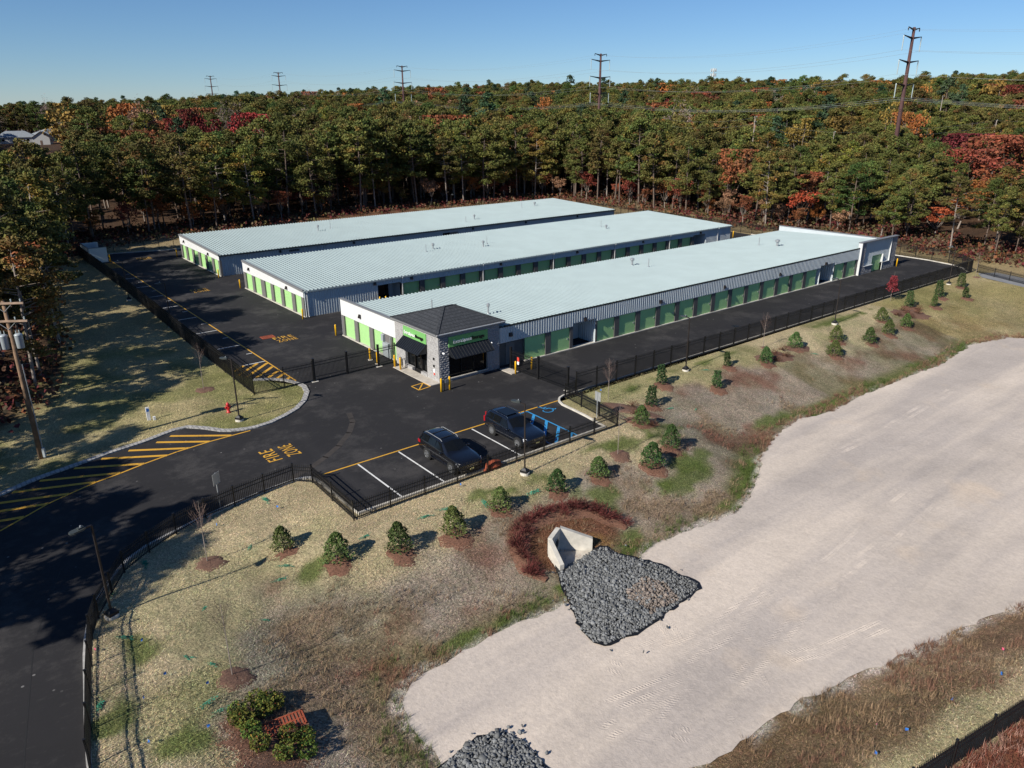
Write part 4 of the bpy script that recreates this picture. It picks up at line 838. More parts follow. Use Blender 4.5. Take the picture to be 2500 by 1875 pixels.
# dumpster enclosure at the far left
DE = thing('refuse_enclosure', (-12.4,76.6,0), 'shaded grey panel enclosure at the far left end of the yard', 'enclosure')
m = MB(); m.box(0,0,0,2.4,.08,2.3); m.box(0,.08,0,.08,6.4,2.3); m.box(0,6.4,0,2.5,6.48,2.3); m.box(2.4,.0,0,2.48,.6,2.3); m.build('panel_wall', WALLM, DE)
m = MB(); m.box(-.05,-.05,2.3,2.5,.13,2.36); m.box(-.05,.13,2.3,.13,6.5,2.36); m.build('cap', TRIMG, DE); m = MB(); m.box(2.42,.65,.15,2.47,5.9,2.2); m.build('swing_gate', PIER, DE)
# ---------------------------------------------------------------- leaf-scale geometry
def leaf_quads(P, S, flat=0.0, asp=1.0):
    """quads of size S (array) at P (Nx3) with random orientation; returns V (4N x 3), F (N x 4)"""
    n = len(P); a = rng.normal(size=(n,3)); a[:, 2] *= (1-flat); a /= np.linalg.norm(a, axis=1)[:, None]+1e-9
    b = rng.normal(size=(n,3)); b -= a*(a*b).sum(1)[:, None]; b /= np.linalg.norm(b, axis=1)[:, None]+1e-9
    b *= asp; S = np.asarray(S)[:, None]*.5
    V = np.stack([P-a*S-b*S, P+a*S-b*S*.6, P+a*S*.8+b*S, P-a*S*.9+b*S*.8], 1).reshape(-1, 3)
    return V, np.arange(4*n).reshape(n, 4)
def in_ball(n, shell=.35):
    d = rng.normal(size=(n,3)); d /= np.linalg.norm(d, axis=1)[:, None]; return d*(shell+(1-shell)*rng.random(n)**.5)[:, None]
def limb(mb, a, b, r0, r1, bend=.08, n=5):
    a = Vector(a); b = Vector(b); L = (b-a).length; pts = []; k = 4
    off = Vector((random.uniform(-1,1),random.uniform(-1,1),random.uniform(-.4,.6)))*bend*L
    for i in range(k+1): t = i/k; pts.append(a.lerp(b, t)+off*math.sin(math.pi*t))
    mb.tube(pts, [r0+(r1-r0)*i/k for i in range(k+1)], n)
def pine(H, Rc, seed, base=.36, leaves=6000, cols=((.066,.076,.020),(.102,.094,.024),(.15,.10,.027)), lsize=.36, shape='pine'):
    random.seed(seed); global rng; rng = np.random.default_rng(seed)
    t = MB(); lean = Vector((random.uniform(-.9,.9), random.uniform(-.9,.9), 0)); top = Vector((lean.x, lean.y, H*.93))
    mid = Vector((lean.x*.35+random.uniform(-.3,.3), lean.y*.35, H*.45)); t.tube([(0,0,-.5),(0,0,.4),mid,top.lerp(mid,.4),top], [.24,.20,.16,.10,.03], 7)
    cl = []; nb = 34 if shape == 'pine' else 44
    for k in range(nb):
        f = base+(1-base)*(k+random.random())/nb; z = H*f*.96; c = mid.lerp(top, max(0, (z-mid.z)/(top.z-mid.z))) if z > mid.z else Vector((0,0,0)).lerp(mid, z/mid.z)
        u = (f-base)/(1-base); prof = (math.sin(math.pi*min(1, .18+.82*u))**.7 if shape == 'pine' else (1-u)**.75+.06)
        L = Rc*prof*random.uniform(.55, 1.08); a = random.uniform(0, 2*math.pi)+k*2.4
        e = c+Vector((math.cos(a)*L, math.sin(a)*L, L*random.uniform(-.05,.35)))
        limb(t, c, e, .06*(1-.5*u)+.015, .012, .06, 4); cl.append((e, 1.0)); 
        if L > 1.5: cl.append((c.lerp(e, .6)+Vector((0,0,.15)), .85))
        if L > 1.2: o_ = Vector((-math.sin(a), math.cos(a), .1))*random.choice((-1,1))*random.uniform(.5,.9); cl.append((c.lerp(e, .8)+o_, .75))
    for k in range(4): cl.append((top+Vector((random.uniform(-.6,.6),random.uniform(-.6,.6),random.uniform(-.5,.4))), .9))
    for k in range(3):   # dead stubs below the crown
        z = H*random.uniform(.18, base); c = Vector((0,0,0)).lerp(mid, min(1, z/mid.z)); a = random.uniform(0, 6.28); limb(t, c, c+Vector((math.cos(a)*1.6, math.sin(a)*1.6, .4)), .035, .01, .1, 4)
    trunk = t.mesh('trunk', BARK if seed % 3 else PALEBARK, True)
    per = leaves//len(cl); Ps = []; Cs = []
    for e, s in cl:
        n = int(per*random.uniform(.6, 1.4)); r = np.array((.86, .86, .50))*s*random.uniform(.65, 1.25)*Rc/3.7
        Ps.append(np.array(e)[None]+in_ball(n)*r[None]+np.array((0,0,.1))); w = random.random()
        c = np.array(cols[0])*(1-w)+np.array(cols[1])*w if random.random() < .93 else np.array(cols[2])*random.uniform(.75, 1.15)
        Cs.append(c[None]*rng.uniform(.7, 1.35, (n,1))*rng.uniform(.9, 1.1, (n,3)))
    P = np.concatenate(Ps); C = np.concatenate(Cs); V, F = leaf_quads(P, rng.uniform(.6, 1.3, len(P))*lsize, .25, .55)
    return trunk, raw_mesh('crown', V, F, FOL, np.repeat(C, 4, 0))
def broadleaf(H, Rc, seed, c0, c1, base=.28, leaves=1500, lsize=.42, bare=False):
    random.seed(seed); global rng; rng = np.random.default_rng(seed)
    t = MB(); mid = Vector((random.uniform(-.4,.4), random.uniform(-.4,.4), H*base)); t.tube([(0,0,-.5),(0,0,.3),mid], [.26,.21,.15], 7); cl = []
    for k in range(9):
        a = k*2.4+random.random(); u = random.uniform(.3, 1.0); L = Rc*random.uniform(.5, .95); e = Vector((math.cos(a)*L*u, math.sin(a)*L*u, H*(base+(1-base)*random.uniform(.35, .93)))); limb(t, mid, e, .09, .02, .12, 5)
        cl.append(e)
        for j in range(3 if not bare else 8):
            d = Vector((random.gauss(0,1), random.gauss(0,1), random.gauss(.3,.8)))*Rc*.27; limb(t, e.lerp(mid, random.uniform(0,.4)), e+d, .03, .006, .1, 3); cl.append(e+d)
    trunk = t.mesh('trunk', PALEBARK if seed % 2 else BARK, True)
    if bare:   # thin reddish or grey twigs, no leaves
        n = leaves; ix = rng.integers(0, len(cl), n); P = np.array([tuple(c) for c in cl])[ix]+in_ball(n)*Rc*.30; V, F = leaf_quads(P, rng.uniform(.4, 1.0, n)*.9, 0, .09)
        C = np.array(c0)[None]*rng.uniform(.7, 1.3, (n,1))
        return trunk, raw_mesh('crown', V, F, FOLD, np.repeat(C, 4, 0))
    per = leaves//len(cl); Ps = []; Cs = []
    for e in cl:
        n = int(per*random.uniform(.6, 1.4)); r = Rc*random.uniform(.22, .34); P = np.array(e)[None]+in_ball(n)*np.array((r,r,r*.75))[None]; P[:, 2] = np.minimum(P[:, 2], H); Ps.append(P); w = random.random()
        Cs.append((np.array(c0)*(1-w)+np.array(c1)*w)[None]*rng.uniform(.65, 1.35, (n,1)))
    P = np.concatenate(Ps); C = np.concatenate(Cs); V, F = leaf_quads(P, rng.uniform(.6, 1.3, len(P))*lsize, .1)
    return trunk, raw_mesh('crown', V, F, FOLD, np.repeat(C, 4, 0))
PINES = [pine(18, 4.6, 101, .30), pine(18, 4.1, 102, .40), pine(18, 5.0, 103, .26), pine(18, 4.2, 104, .36), pine(18, 4.8, 105, .24, cols=((.085,.088,.02),(.13,.10,.022),(.18,.105,.024))), pine(18, 3.8, 106, .42), pine(18, 5.2, 107, .28, cols=((.05,.075,.02),(.08,.095,.022),(.13,.098,.024)))]
WPINES = [pine(18, 4.2, 121, .2, 3600, ((.028,.055,.026),(.04,.07,.033),(.035,.06,.03)), .46, 'cone'), pine(18, 4.0, 122, .25, 3600, ((.028,.055,.026),(.038,.066,.033),(.035,.06,.03)), .46, 'cone')]
DEC = {'orange': ((.24,.075,.02),(.19,.085,.025)), 'rust': ((.18,.05,.022),(.14,.06,.028)), 'crimson': ((.14,.02,.018),(.11,.026,.02)), 'scarlet': ((.25,.028,.026),(.20,.035,.032)), 'gold': ((.18,.115,.026),(.14,.095,.026)), 'tan': ((.25,.14,.085),(.21,.11,.06)), 'maroon': ((.19,.042,.026),(.15,.048,.028)), 'scarlet2': ((.27,.05,.022),(.22,.06,.024)), 'crimson2': ((.11,.018,.018),(.09,.022,.02))}
BROAD = {}
for i, (k_, (a_, b_)) in enumerate(DEC.items()): BROAD[k_] = [broadleaf(14, 5.0, 200+i*3+j, a_, b_) for j in range(2)]
BROAD['bare'] = [broadleaf(14, 5.0, 260, (.26,.19,.165), (.2,.15,.13), .25, 1700, .4, True), broadleaf(14, 5.0, 261, (.22,.17,.15), (.2,.15,.13), .25, 1500, .4, True)]
def tree(name, pair, x, y, s, rz, label, cat, group=None, sxy=None):
    r = thing(name, (x, y, gz(x, y)-.1), label, cat, group, rz); r.scale = (sxy or s, sxy or s, s)
    put('trunk', pair[0], r); put('crown', pair[1], r); return r
COLOURED = [(41.2,198.4,22.5,'crimson',5.5),(42.3,188.1,19.7,'crimson',4.5),(52.4,185.0,21.5,'scarlet',5.5),(60.5,187.9,21.0,'scarlet',4.5),(37.0,200.6,19.9,'crimson',4),(34.4,251.0,24.6,'orange',6),(20.9,180.8,17.2,'rust',5.5),(23.1,171.5,15.6,'rust',4.5),(18.6,230.8,18.5,'rust',6),(57.3,215.6,22.5,'bare',5),(35.1,240.4,23.4,'bare',5),(37.9,241.9,22.6,'tan',5),(47.9,250.9,24.0,'gold',3.5),(167.5,19.1,15.6,'maroon',7),(155.3,18.2,13.4,'maroon',6),(179.2,18.1,15.8,'maroon',7),(153.0,11.9,10.7,'rust',5),(138.8,8.5,8.3,'orange',5),(140.0,4.3,7.3,'gold',5),(112.2,5.7,5.2,'scarlet2',3.2),(124.9,6.9,6.0,'orange',4),(107.5,46.8,13.9,'rust',4.5),(111.7,30.8,10.0,'rust',4),(103.8,27.7,7.3,'scarlet2',3),(180.9,33.1,15.9,'crimson2',5),(189.9,48.6,20.9,'orange',4),(198.5,56.8,23.6,'gold',5),(334.2,82.0,31.3,'rust',7),(340.3,90.4,30.5,'rust',6),(327.5,73.4,30.5,'maroon',7),(298.9,95.8,30.1,'orange',5),(323.9,130.7,30.7,'orange',4),(294.6,180.8,30.2,'orange',5),(275.1,154.3,27.8,'gold',5),(288.1,144.4,28.6,'orange',4),(254.0,170.1,25.7,'scarlet2',3),(198.8,214.5,27.2,'orange',4),(202.4,309.6,33.3,'rust',6),(268.1,200.8,28.1,'crimson',4),(132.2,265.0,22.4,'orange',4),(262.4,71.7,33.0,'whitepine',6),(274.9,71.7,30.8,'whitepine',4),(301.5,176.6,32.8,'whitepine',6),(309.7,172.4,32.1,'whitepine',5),(310.0,156.4,33.1,'whitepine',5),(310.2,149.1,32.4,'whitepine',6),(317.4,122.9,32.2,'whitepine',5),(45.4,253.8,25.9,'whitepine',5),(44.5,242.9,24.4,'whitepine',4.5),(186.0,64.9,19.8,'gold',6),(151.0,58.5,19.6,'gold',5)]
ADJ = {'orange':'orange','rust':'rusty brown','crimson':'dark crimson','scarlet':'bright pinkish red','gold':'golden','tan':'tan','maroon':'deep red','scarlet2':'fiery orange-red','crimson2':'burgundy','bare':'leafless grey','whitepine':'blue-green'}
CAMX, CAMY = -32.532, -53.296
def where(x, y):
    a = math.degrees(math.atan2(y-CAMY, x-CAMX)); d = math.hypot(x-CAMX, y-CAMY)
    s = 'in the left wood' if a > 66 else 'behind the rearmost building' if a > 48 else 'behind the middle building' if a > 36 else 'by the tall brown pole' if a > 24 else 'at the right end of the wood'
    return s, d
seen_lab = {}
random.seed(5)
for x, y, zt, k, r in COLOURED:
    h = max(4.0, zt-gz(x, y)); s, d = where(x, y)
    fam = WPINES if k == 'whitepine' else BROAD[k]; pr = fam[random.randrange(len(fam))]; hb = 18 if k == 'whitepine' else 14; rb = 4.1 if k == 'whitepine' else 5.0
    size = 'tall' if h > 16 else 'low' if h < 9 else 'mid-sized'; dep = ', on the skyline' if d > 270 else ', far back' if d > 215 else ', near its edge' if d < 175 else ', midway back'
    lab = f'{size} {ADJ[k]} {"conifer" if k == "whitepine" else "tree" if k == "bare" else "autumn tree"} {s}{dep}'
    seen_lab[lab] = seen_lab.get(lab, 0)+1
    tree('white_pine' if k == 'whitepine' else 'bare_tree' if k == 'bare' else 'autumn_tree', pr, x, y, h/hb, random.uniform(0, 6.28), lab, 'tree', 'conifers in the wood' if k == 'whitepine' else 'coloured trees in the wood', r/rb*1.05)
POLES = [(149.0,33.0),(149.0,130.0),(149.5,253.0),(150.5,393.0),(151.5,516.0)]
HOUSES = [(23.0,458.0),(40,466),(29.9,425.0),(59.9,422.5),(86.1,416.2),(150,90),(172,66),(186.3,40.0),(150.2,11.3)]
def frustum(x, y, pad=0.0):
    a = np.arctan2(y-CAMY, x-CAMX); return (a > .901-.615-pad) & (a < .901+.615+pad)
def candidates(step, rmin, rmax, seed, pad=.05):
    r = np.random.default_rng(seed); g = np.arange(-820, 820, step); X, Y = np.meshgrid(g, g); X = X.ravel()+CAMX; Y = Y.ravel()+CAMY
    X = X+r.uniform(-.42, .42, X.shape)*step; Y = Y+r.uniform(-.42, .42, Y.shape)*step; d = np.hypot(X-CAMX, Y-CAMY)
    m = (d > rmin) & (d <= rmax) & frustum(X, Y, pad); X = X[m]; Y = Y[m]; m = ~in_poly(X, Y, CLEAR); X = X[m]; Y = Y[m]
    m = np.ones(len(X), bool)
    for px, py in POLES: m &= np.hypot(X-px, Y-py) > 3.2
    for px, py in HOUSES:
        m &= np.hypot(X-px, Y-py) > 12
        # sight lines to the far left houses stay open
        # the clearing on the camera's side of each house
        ux, uy = CAMX-px, CAMY-py; L = math.hypot(ux, uy); ux /= L; uy /= L; t = (X-px)*ux+(Y-py)*uy; q = np.abs((X-px)*uy-(Y-py)*ux)
        m &= ~((t > 0) & (t < (75 if L > 300 else 4)) & (q < (11 if L > 300 else 2)))
    for x, y, zt, k, rr in COLOURED:
        m &= np.hypot(X-x, Y-y) > rr*.85
        ux, uy = CAMX-x, CAMY-y; L = math.hypot(ux, uy); ux /= L; uy /= L; t = (X-x)*ux+(Y-y)*uy; q = np.abs((X-x)*uy-(Y-y)*ux); m &= ~((t > 0) & (t < (17 if L < 260 else 10)) & (q < rr*.8))
    D_ = np.hypot(X-CAMX, Y-CAMY); A_ = np.arctan2(Y-CAMY, X-CAMX)
    for (px, py), hw_ in zip(HOUSES[:5], (.030,.020,.022,.008,.006)): m &= ~((np.abs(A_-math.atan2(py-CAMY, px-CAMX)) < hw_) & (D_ > 170) & (D_ < math.hypot(px-CAMX, py-CAMY)))
    return X[m], Y[m]
def pine_height(x, y):
    h = 19.6+2.2*(vnoise(np.array([x]), np.array([y]), 14, 3)[0]-.5)*2
    if x > 88 and y < 70: h = 16.0-3.4*min(1, max(0, (60-y)/45))+ (1.2 if x > 120 else 0)
    if -28.5 < x < -8 and y < 95: h = min(h, 12.5+1.5*(h-16)/3)
    if y > 95 and x < 30 and y < 190: h = min(h, 16.8)
    if -40 < x < 70 and y > 130 and y < 205: h = min(h, 15.8)
    return h
X1, Y1 = candidates(5.5, 60, 245, 1)
d1 = np.hypot(X1-CAMX, Y1-CAMY); edge = seg_dist(X1, Y1, CLEAR, True); order = np.argsort(edge+d1*.06); X1, Y1, edge = X1[order], Y1[order], edge[order]
random.seed(9); n_p = 0; rest = []
PG = {0:('dark pine in the shaded wood left of the yard','pines in the shaded left wood'), 1:('olive-green pine in the wood behind the rearmost building','pines behind the rearmost building'), 2:('olive-green pine in the wood behind the middle building','pines behind the middle building'), 3:('sunlit pine on the slope below the tall brown pole','pines below the tall brown pole'), 4:('sunlit pine in the wood beyond the right end of the yard','pines beyond the right end of the yard')}
def region(x, y):
    a = math.degrees(math.atan2(y-CAMY, x-CAMX)); return 0 if a > 66 else 1 if a > 48 else 2 if a > 36 else 3 if a > 24 else 4
for x, y, e in zip(X1, Y1, edge):
    if n_p < 300 and random.random() > .03:
        h = pine_height(x, y)*random.uniform(.80, 1.10); lab, grp = PG[region(x, y)]
        tree('pine_tree', PINES[random.randrange(7)], x, y, h/18, random.uniform(0, 6.28), lab, 'pine tree', grp, h/18*random.uniform(.85, 1.1)); n_p += 1
    else: rest.append((x, y))
# trees left of the entrance road that throw the long shadows over it
random.seed(21)
for x, y, h in [(-50,-14,19),(-51,-9,18),(-54,-17.5,20),(-53,-5,19),(-49.5,-4,16),(-57,-12,20),(-49,1,18),(-46,5,17),(-42,9,17),(-38,14,18),(-33,20,17),(-34,31,17),(-38,26,18),(-40,36,19),(-37,43,18),(-41,50,19),(-37,57,18),(-40,66,19),(-36,74,18),(-44,20,19),(-54,-23.5,13.5)]:
    tree('pine_tree', PINES[random.randrange(7)], x, y, h/18, random.uniform(0, 6.28), PG[0][0], 'pine tree', PG[0][1], h/18*.95)
# low orange and red-brown understorey along the wood's sunny edge
random.seed(33)
eg = [(x, y) for x, y in zip(X1, Y1)]; UL = ['low red-brown understorey tree at the foot of the pines', 'understorey trees at the wood edge']
cnt = 0; ring = CLEAR[10:24]
for (ax, ay), (bx, by) in zip(ring[:-1], ring[1:]):
    L = math.hypot(bx-ax, by-ay); k = 0.0
    while k < L:
        x = ax+(bx-ax)*k/L; y = ay+(by-ay)*k/L; nx, ny = (by-ay)/L, -(bx-ax)/L; o = random.uniform(.0, 7.0); sx, sy = x-ny*0+(-nx)*o*0, y
        sgn = 1 if not in_poly(np.array([x+nx*3]), np.array([y+ny*3]), CLEAR)[0] else -1
        px, py = x+nx*o*sgn+random.uniform(-1,1), y+ny*o*sgn+random.uniform(-1,1); h = random.uniform(3.5, 7.5)
        kk = random.choice(['rust','rust','orange','maroon','gold','rust','tan']); tree('understorey_tree', BROAD[kk][random.randrange(2)], px, py, h/14, random.uniform(0, 6.28), f'low {ADJ[kk]} understorey tree at the foot of the pines', 'tree', f'{ADJ[kk]} understorey trees', h/14*.95); cnt += 1
        k += random.uniform(4.0, 8.0)
# the far wood: one mass of instanced trees
X2, Y2 = candidates(6.6, 245, 460, 2, .3); X3, Y3 = candidates(9.0, 460, 900, 3, .3); X4, Y4 = candidates(6.2, 70, 245, 4, .45); q4 = ~frustum(X4, Y4, .05) & ~((X4 < 5) & (Y4 < 100)); X4, Y4 = X4[q4], Y4[q4]
rx = np.array([q[0] for q in rest]); ry = np.array([q[1] for q in rest])
FX = np.concatenate([rx, X2, X3, X4]); FY = np.concatenate([ry, Y2, Y3, Y4]); FZ = ground_z(FX, FY)-.1
r_ = np.random.default_rng(77); nf = len(FX)
fam = np.where(r_.random(nf) < .90, r_.integers(0, 7, nf), 7+r_.integers(0, 6, nf))
hs = np.array([pine_height(x, y) for x, y in zip(FX, FY)])/18*r_.uniform(.80, 1.14, nf); hs = hs*np.where(fam > 6, 1.2, 1.0)
pool = [p for p in PINES]+[BROAD['orange'][0], BROAD['rust'][0], BROAD['gold'][1], BROAD['tan'][0], BROAD['bare'][0], WPINES[0]]
def source_objects():
    byname = {}
    for o in bpy.data.objects:
        if o.type == 'MESH' and o.parent is not None: byname.setdefault(o.data.name, o)
    return byname
SRC = source_objects()
me = bpy.data.meshes.new('forest'); me.vertices.add(nf); me.vertices.foreach_set('co', np.stack([FX, FY, FZ], 1).astype(np.float32).ravel())
for nm, ty, arr in (('variant','INT',fam.astype(np.int32)),('size','FLOAT',hs.astype(np.float32)),('turn','FLOAT',r_.uniform(0,6.28,nf).astype(np.float32))):
    at_ = me.attributes.new(nm, ty, 'POINT'); at_.data.foreach_set('value', arr)
forest = put('forest', me); tag(forest, 'far pine wood with scattered autumn colours reaching to the horizon', 'forest', kind='stuff')
ng = bpy.data.node_groups.new('forest_scatter', 'GeometryNodeTree'); ng.interface.new_socket('Geometry', in_out='INPUT', socket_type='NodeSocketGeometry'); ng.interface.new_socket('Geometry', in_out='OUTPUT', socket_type='NodeSocketGeometry')
gi = ng.nodes.new('NodeGroupInput'); go = ng.nodes.new('NodeGroupOutput'); jn = ng.nodes.new('GeometryNodeJoinGeometry')
def named(n, t): q = ng.nodes.new('GeometryNodeInputNamedAttribute'); q.data_type = t; q.inputs[0].default_value = n; return next(o for o in q.outputs if o.enabled and o.name == 'Attribute')
va, sa, ta = named('variant','INT'), named('size','FLOAT'), named('turn','FLOAT')
cx = ng.nodes.new('ShaderNodeCombineXYZ'); ng.links.new(ta, cx.inputs[2]); er = ng.nodes.new('FunctionNodeEulerToRotation'); ng.links.new(cx.outputs[0], er.inputs[0])
for k_, pr in enumerate(pool):
    cp = ng.nodes.new('FunctionNodeCompare'); cp.data_type = 'INT'; cp.operation = 'EQUAL'
    ins = [s for s in cp.inputs if s.enabled]; ng.links.new(va, ins[0]); ins[1].default_value = k_
    for part in pr:
        if part.name not in SRC: continue
        ob = ng.nodes.new('GeometryNodeObjectInfo'); ob.inputs['Object'].default_value = SRC[part.name]; ob.inputs['As Instance'].default_value = True
        ip = ng.nodes.new('GeometryNodeInstanceOnPoints'); ng.links.new(gi.outputs[0], ip.inputs['Points']); ng.links.new(cp.outputs[0], ip.inputs['Selection']); ng.links.new(ob.outputs['Geometry'], ip.inputs['Instance'])
        ng.links.new(er.outputs[0], ip.inputs['Rotation']); ng.links.new(sa, ip.inputs['Scale']); ng.links.new(ip.outputs[0], jn.inputs[0])
ng.links.new(jn.outputs[0], go.inputs[0])
md = forest.modifiers.new('scatter', 'NODES'); md.node_group = ng
print('TREES', n_p, 'far', nf, 'under', cnt)
# ---------------------------------------------------------------- evergreens planted on the bank
rng = np.random.default_rng(5)
def cone_shrub(H, Rb, seed, n=1500, c0=(.032,.060,.018), c1=(.065,.095,.026), top=.06, ls=.10):
    global rng; rng = np.random.default_rng(seed); random.seed(seed)
    t = MB(); t.tube([(0,0,-.1),(0,0,H*.8)], [.045,.012], 6); trunk = t.mesh('trunk', BARK)
    u = rng.random(n)**.75; z = .10+u*(H-.10); a = rng.uniform(0, 2*math.pi, n); lobes = 1+.16*np.sin(a*5+seed+z*3)+.12*np.sin(a*3-z*5.0)+.10*np.sin(z*11+a*2)
    rr = Rb*((1-u)**.62*(1-top)+top)*np.where(u < .12, .72+u*2.4, 1.0)*lobes*rng.uniform(.68, 1.06, n)
    P = np.stack([rr*np.cos(a), rr*np.sin(a), z], 1); V, F = leaf_quads(P, rng.uniform(.6, 1.4, n)*ls, .2, .6); w = rng.random((n,1)); C = (np.array(c0)*(1-w)+np.array(c1)*w)*rng.uniform(.75, 1.3, (n,1))
    return trunk, raw_mesh('foliage', V, F, FOL, np.repeat(C, 4, 0))
SHR = [cone_shrub(1.62, .74, 301), cone_shrub(1.7, .82, 302), cone_shrub(1.85, .78, 303, 1700), cone_shrub(1.72, .90, 304, 1700, (.035,.065,.02), (.07,.105,.028))]
HOL = [cone_shrub(1.75, .48, 311, 800, (.020,.042,.016), (.045,.075,.022), .5, .12), cone_shrub(1.6, .42, 312, 700, (.024,.046,.016), (.05,.078,.022), .45, .12)]
SL = [(-20.68,-18.38,1.0,0,'cone evergreen nearest the bend of the road fence, leftmost of the front row'),(-18.92,-21.17,1.05,1,'cone evergreen second from the left in the row, slightly lower on the bank'),(-15.69,-22.2,1.0,2,'cone evergreen below the corner of the parking fence, third from the left'),(-12.34,-22.59,1.1,2,'dark tall cone evergreen with green netting behind it'),(-8.83,-22.15,1.0,3,'cone evergreen just above the left end of the red shrub ring'),(-4.57,-22.39,.95,1,'rounded evergreen just above the top of the red shrub ring'),(-1.03,-22.64,1.05,0,'cone evergreen above the bright green patch right of the shrub ring'),(3.2,-23.45,1.15,3,'broad evergreen lowest on the bank near the sand, right of the green patch'),(6.15,-22.55,1.05,1,'broad evergreen beside bare brown ground, right of the lowest one'),(6.79,-19.17,1.0,0,'cone evergreen in the long brown mulch bed beyond the fence corner'),(10.78,-16.56,1.0,4,'narrow holly above the long brown mulch bed'),(18.77,-16.98,1.0,4,'narrow holly lower on the bank, level with the second lane lamp post'),(14.72,-14.34,1.1,4,'narrow holly close to the lane fence, left of a lamp post'),(23.11,-14.88,.95,5,'small narrow holly close to the lane fence, right of a lamp post'),(27.33,-16.13,1.0,0,'dark evergreen with a brown bed and dead shrubs to its right'),(33.37,-15.33,1.0,3,'evergreen behind the brown bed with dead shrubs'),(39.31,-16.42,1.1,1,'big round evergreen under the middle lane lamp post, upper of two'),(35.93,-18.14,1.0,3,'round evergreen below the middle lane lamp post, lower of two'),(42.59,-18.22,1.05,2,'cone evergreen right of the pair below the lamp post'),(47.08,-18.04,1.0,2,'cone evergreen standing lower right of the round bed of dead shrubs'),(51.27,-17.93,1.0,0,'cone evergreen in front of the far bed of dead shrubs'),(49.98,-15.77,1.0,3,'leaning evergreen left of the far bed of dead shrubs'),(57.87,-15.14,1.2,4,'sparse dark evergreen behind the far bed of dead shrubs'),(61.36,-16.48,1.0,5,'small sparse evergreen right of the far bed'),(65.58,-15.19,1.25,4,'sparse dark evergreen in front of the farthest lane lamp post'),(73.16,-14.62,1.2,4,'farthest evergreen, at the end of the lane fence'),(68.74,-17.06,1.0,5,'small sparse evergreen near the grey path')]
for x, y, s, v, lab in SL:
    pr = (SHR+HOL)[v]; z = gz(x, y); r = thing('evergreen_shrub', (x,y,z), lab, 'shrub', 'evergreens planted on the bank', random.uniform(0, 6.28)); r.scale = (s*random.uniform(.82,.98), s*random.uniform(.82,.98), s*random.uniform(.84,1.0)); r.rotation_euler.x = random.uniform(-.09,.09); r.rotation_euler.y = random.uniform(-.09,.09); put('trunk', pr[0], r); put('foliage', pr[1], r)
# mulch rings and beds
def mound(mb, x, y, rx, ry, ang=0, h=.05, n=20, k=4, seed=0):
    r = random.Random(seed+int(x*31+y*17)); vs = []; fs = []; jit = [r.uniform(.72, 1.16) for _ in range(n)]
    for j in range(k+1):
        for i in range(n):
            a = 2*math.pi*i/n; q = (j+.02)/k*jit[i]; px, py = rx*q*math.cos(a), ry*q*math.sin(a); X = x+px*math.cos(ang)-py*math.sin(ang); Y = y+px*math.sin(ang)+py*math.cos(ang)
            vs.append((X, Y, j))
    Z = ground_z(np.array([v[0] for v in vs]), np.array([v[1] for v in vs]))
    vs = [(v[0], v[1], z+.035+h*(1-(v[2]/k)**2)+r.uniform(-.015,.015)-(.10 if v[2] == k else 0)) for v, z in zip(vs, Z)]
    for j in range(k):
        for i in range(n): fs.append((j*n+i, j*n+(i+1)%n, (j+1)*n+(i+1)%n, (j+1)*n+i)[::-1])
    mb.add(vs, fs)
mu = MB(); md_ = MB()
for x, y, s, v, lab in SL: mound(mu, x-.12, y-.32, .95*s, .85*s)
SAP = [(-24.35,-17.24,.9),(-26.07,-25.81,.85),(8.36,-14.18,0),(1.86,-21.52,.9),(30.19,-13.83,.6),(-16.4,8.94,.95),(80.97,-13.4,.6)]
for x, y, q in SAP:
    if q: mound(md_, x+.1, y-.15, q, q*.9)
mound(md_, 8.4,-16.6,3.4,1.15,R(-62),.07); mound(mu, 7.2,-18.6,1.6,1.2,R(-40),.07); mound(md_, 29.5,-15.9,2.8,1.3,R(-20),.07); mound(md_, 33.5,-15.6,1.6,1.0,0,.06); mound(md_, 55.5,-16.1,3.2,1.5,R(-25),.08); mound(mu, -26.1,-29.9,2.0,1.9,0,.05)
mound(md_, -26.5,-31.2,1.6,1.2,0,.05)
tag(mu.build('mulch', MULCHM, None, True), 'orange brown mulch around the planted evergreens', 'mulch', kind='stuff'); tag(md_.build('mulch', MULCHD, None, True), 'dark brown mulch beds around the saplings', 'mulch', kind='stuff')
# ring bed of red shrubs round the headwall
def band(mb, line, w, h=.06):
    P = [Vector((x,y,0)) for x, y in line]; vs = []; k = 5; r = random.Random(4)
    for i, p in enumerate(P):
        d = (P[min(i+1,len(P)-1)]-P[max(i-1,0)]).normalized(); n = Vector((-d.y,d.x,0)); ww = w*r.uniform(.85,1.15)*(.35 if i in (0, len(P)-1) else 1)
        for j in range(k): q = p+n*ww*(j/(k-1)-.5); vs.append((q.x, q.y, 1-abs(j/(k-1)-.5)*2))
    Z = ground_z(np.array([v[0] for v in vs]), np.array([v[1] for v in vs])); vs = [(v[0], v[1], z+h*v[2]**.5+.04-(.10 if v[2] < .01 else 0)) for v, z in zip(vs, Z)]
    mb.add(vs, [(i*k+j, (i+1)*k+j, (i+1)*k+j+1, i*k+j+1)[::-1] for i in range(len(P)-1) for j in range(k-1)])
RING = [(-10.0,-27.8),(-10.3,-26.6),(-9.9,-25.4),(-9.1,-24.5),(-7.9,-24.0),(-6.5,-23.85),(-5.1,-24.1),(-3.9,-24.7),(-3.1,-25.7),(-2.85,-26.9)]
rg = MB(); band(rg, RING, 1.7); tag(rg.build('mulch', MULCHM, None, True), 'curved mulch bed around the concrete headwall', 'mulch', kind='stuff')
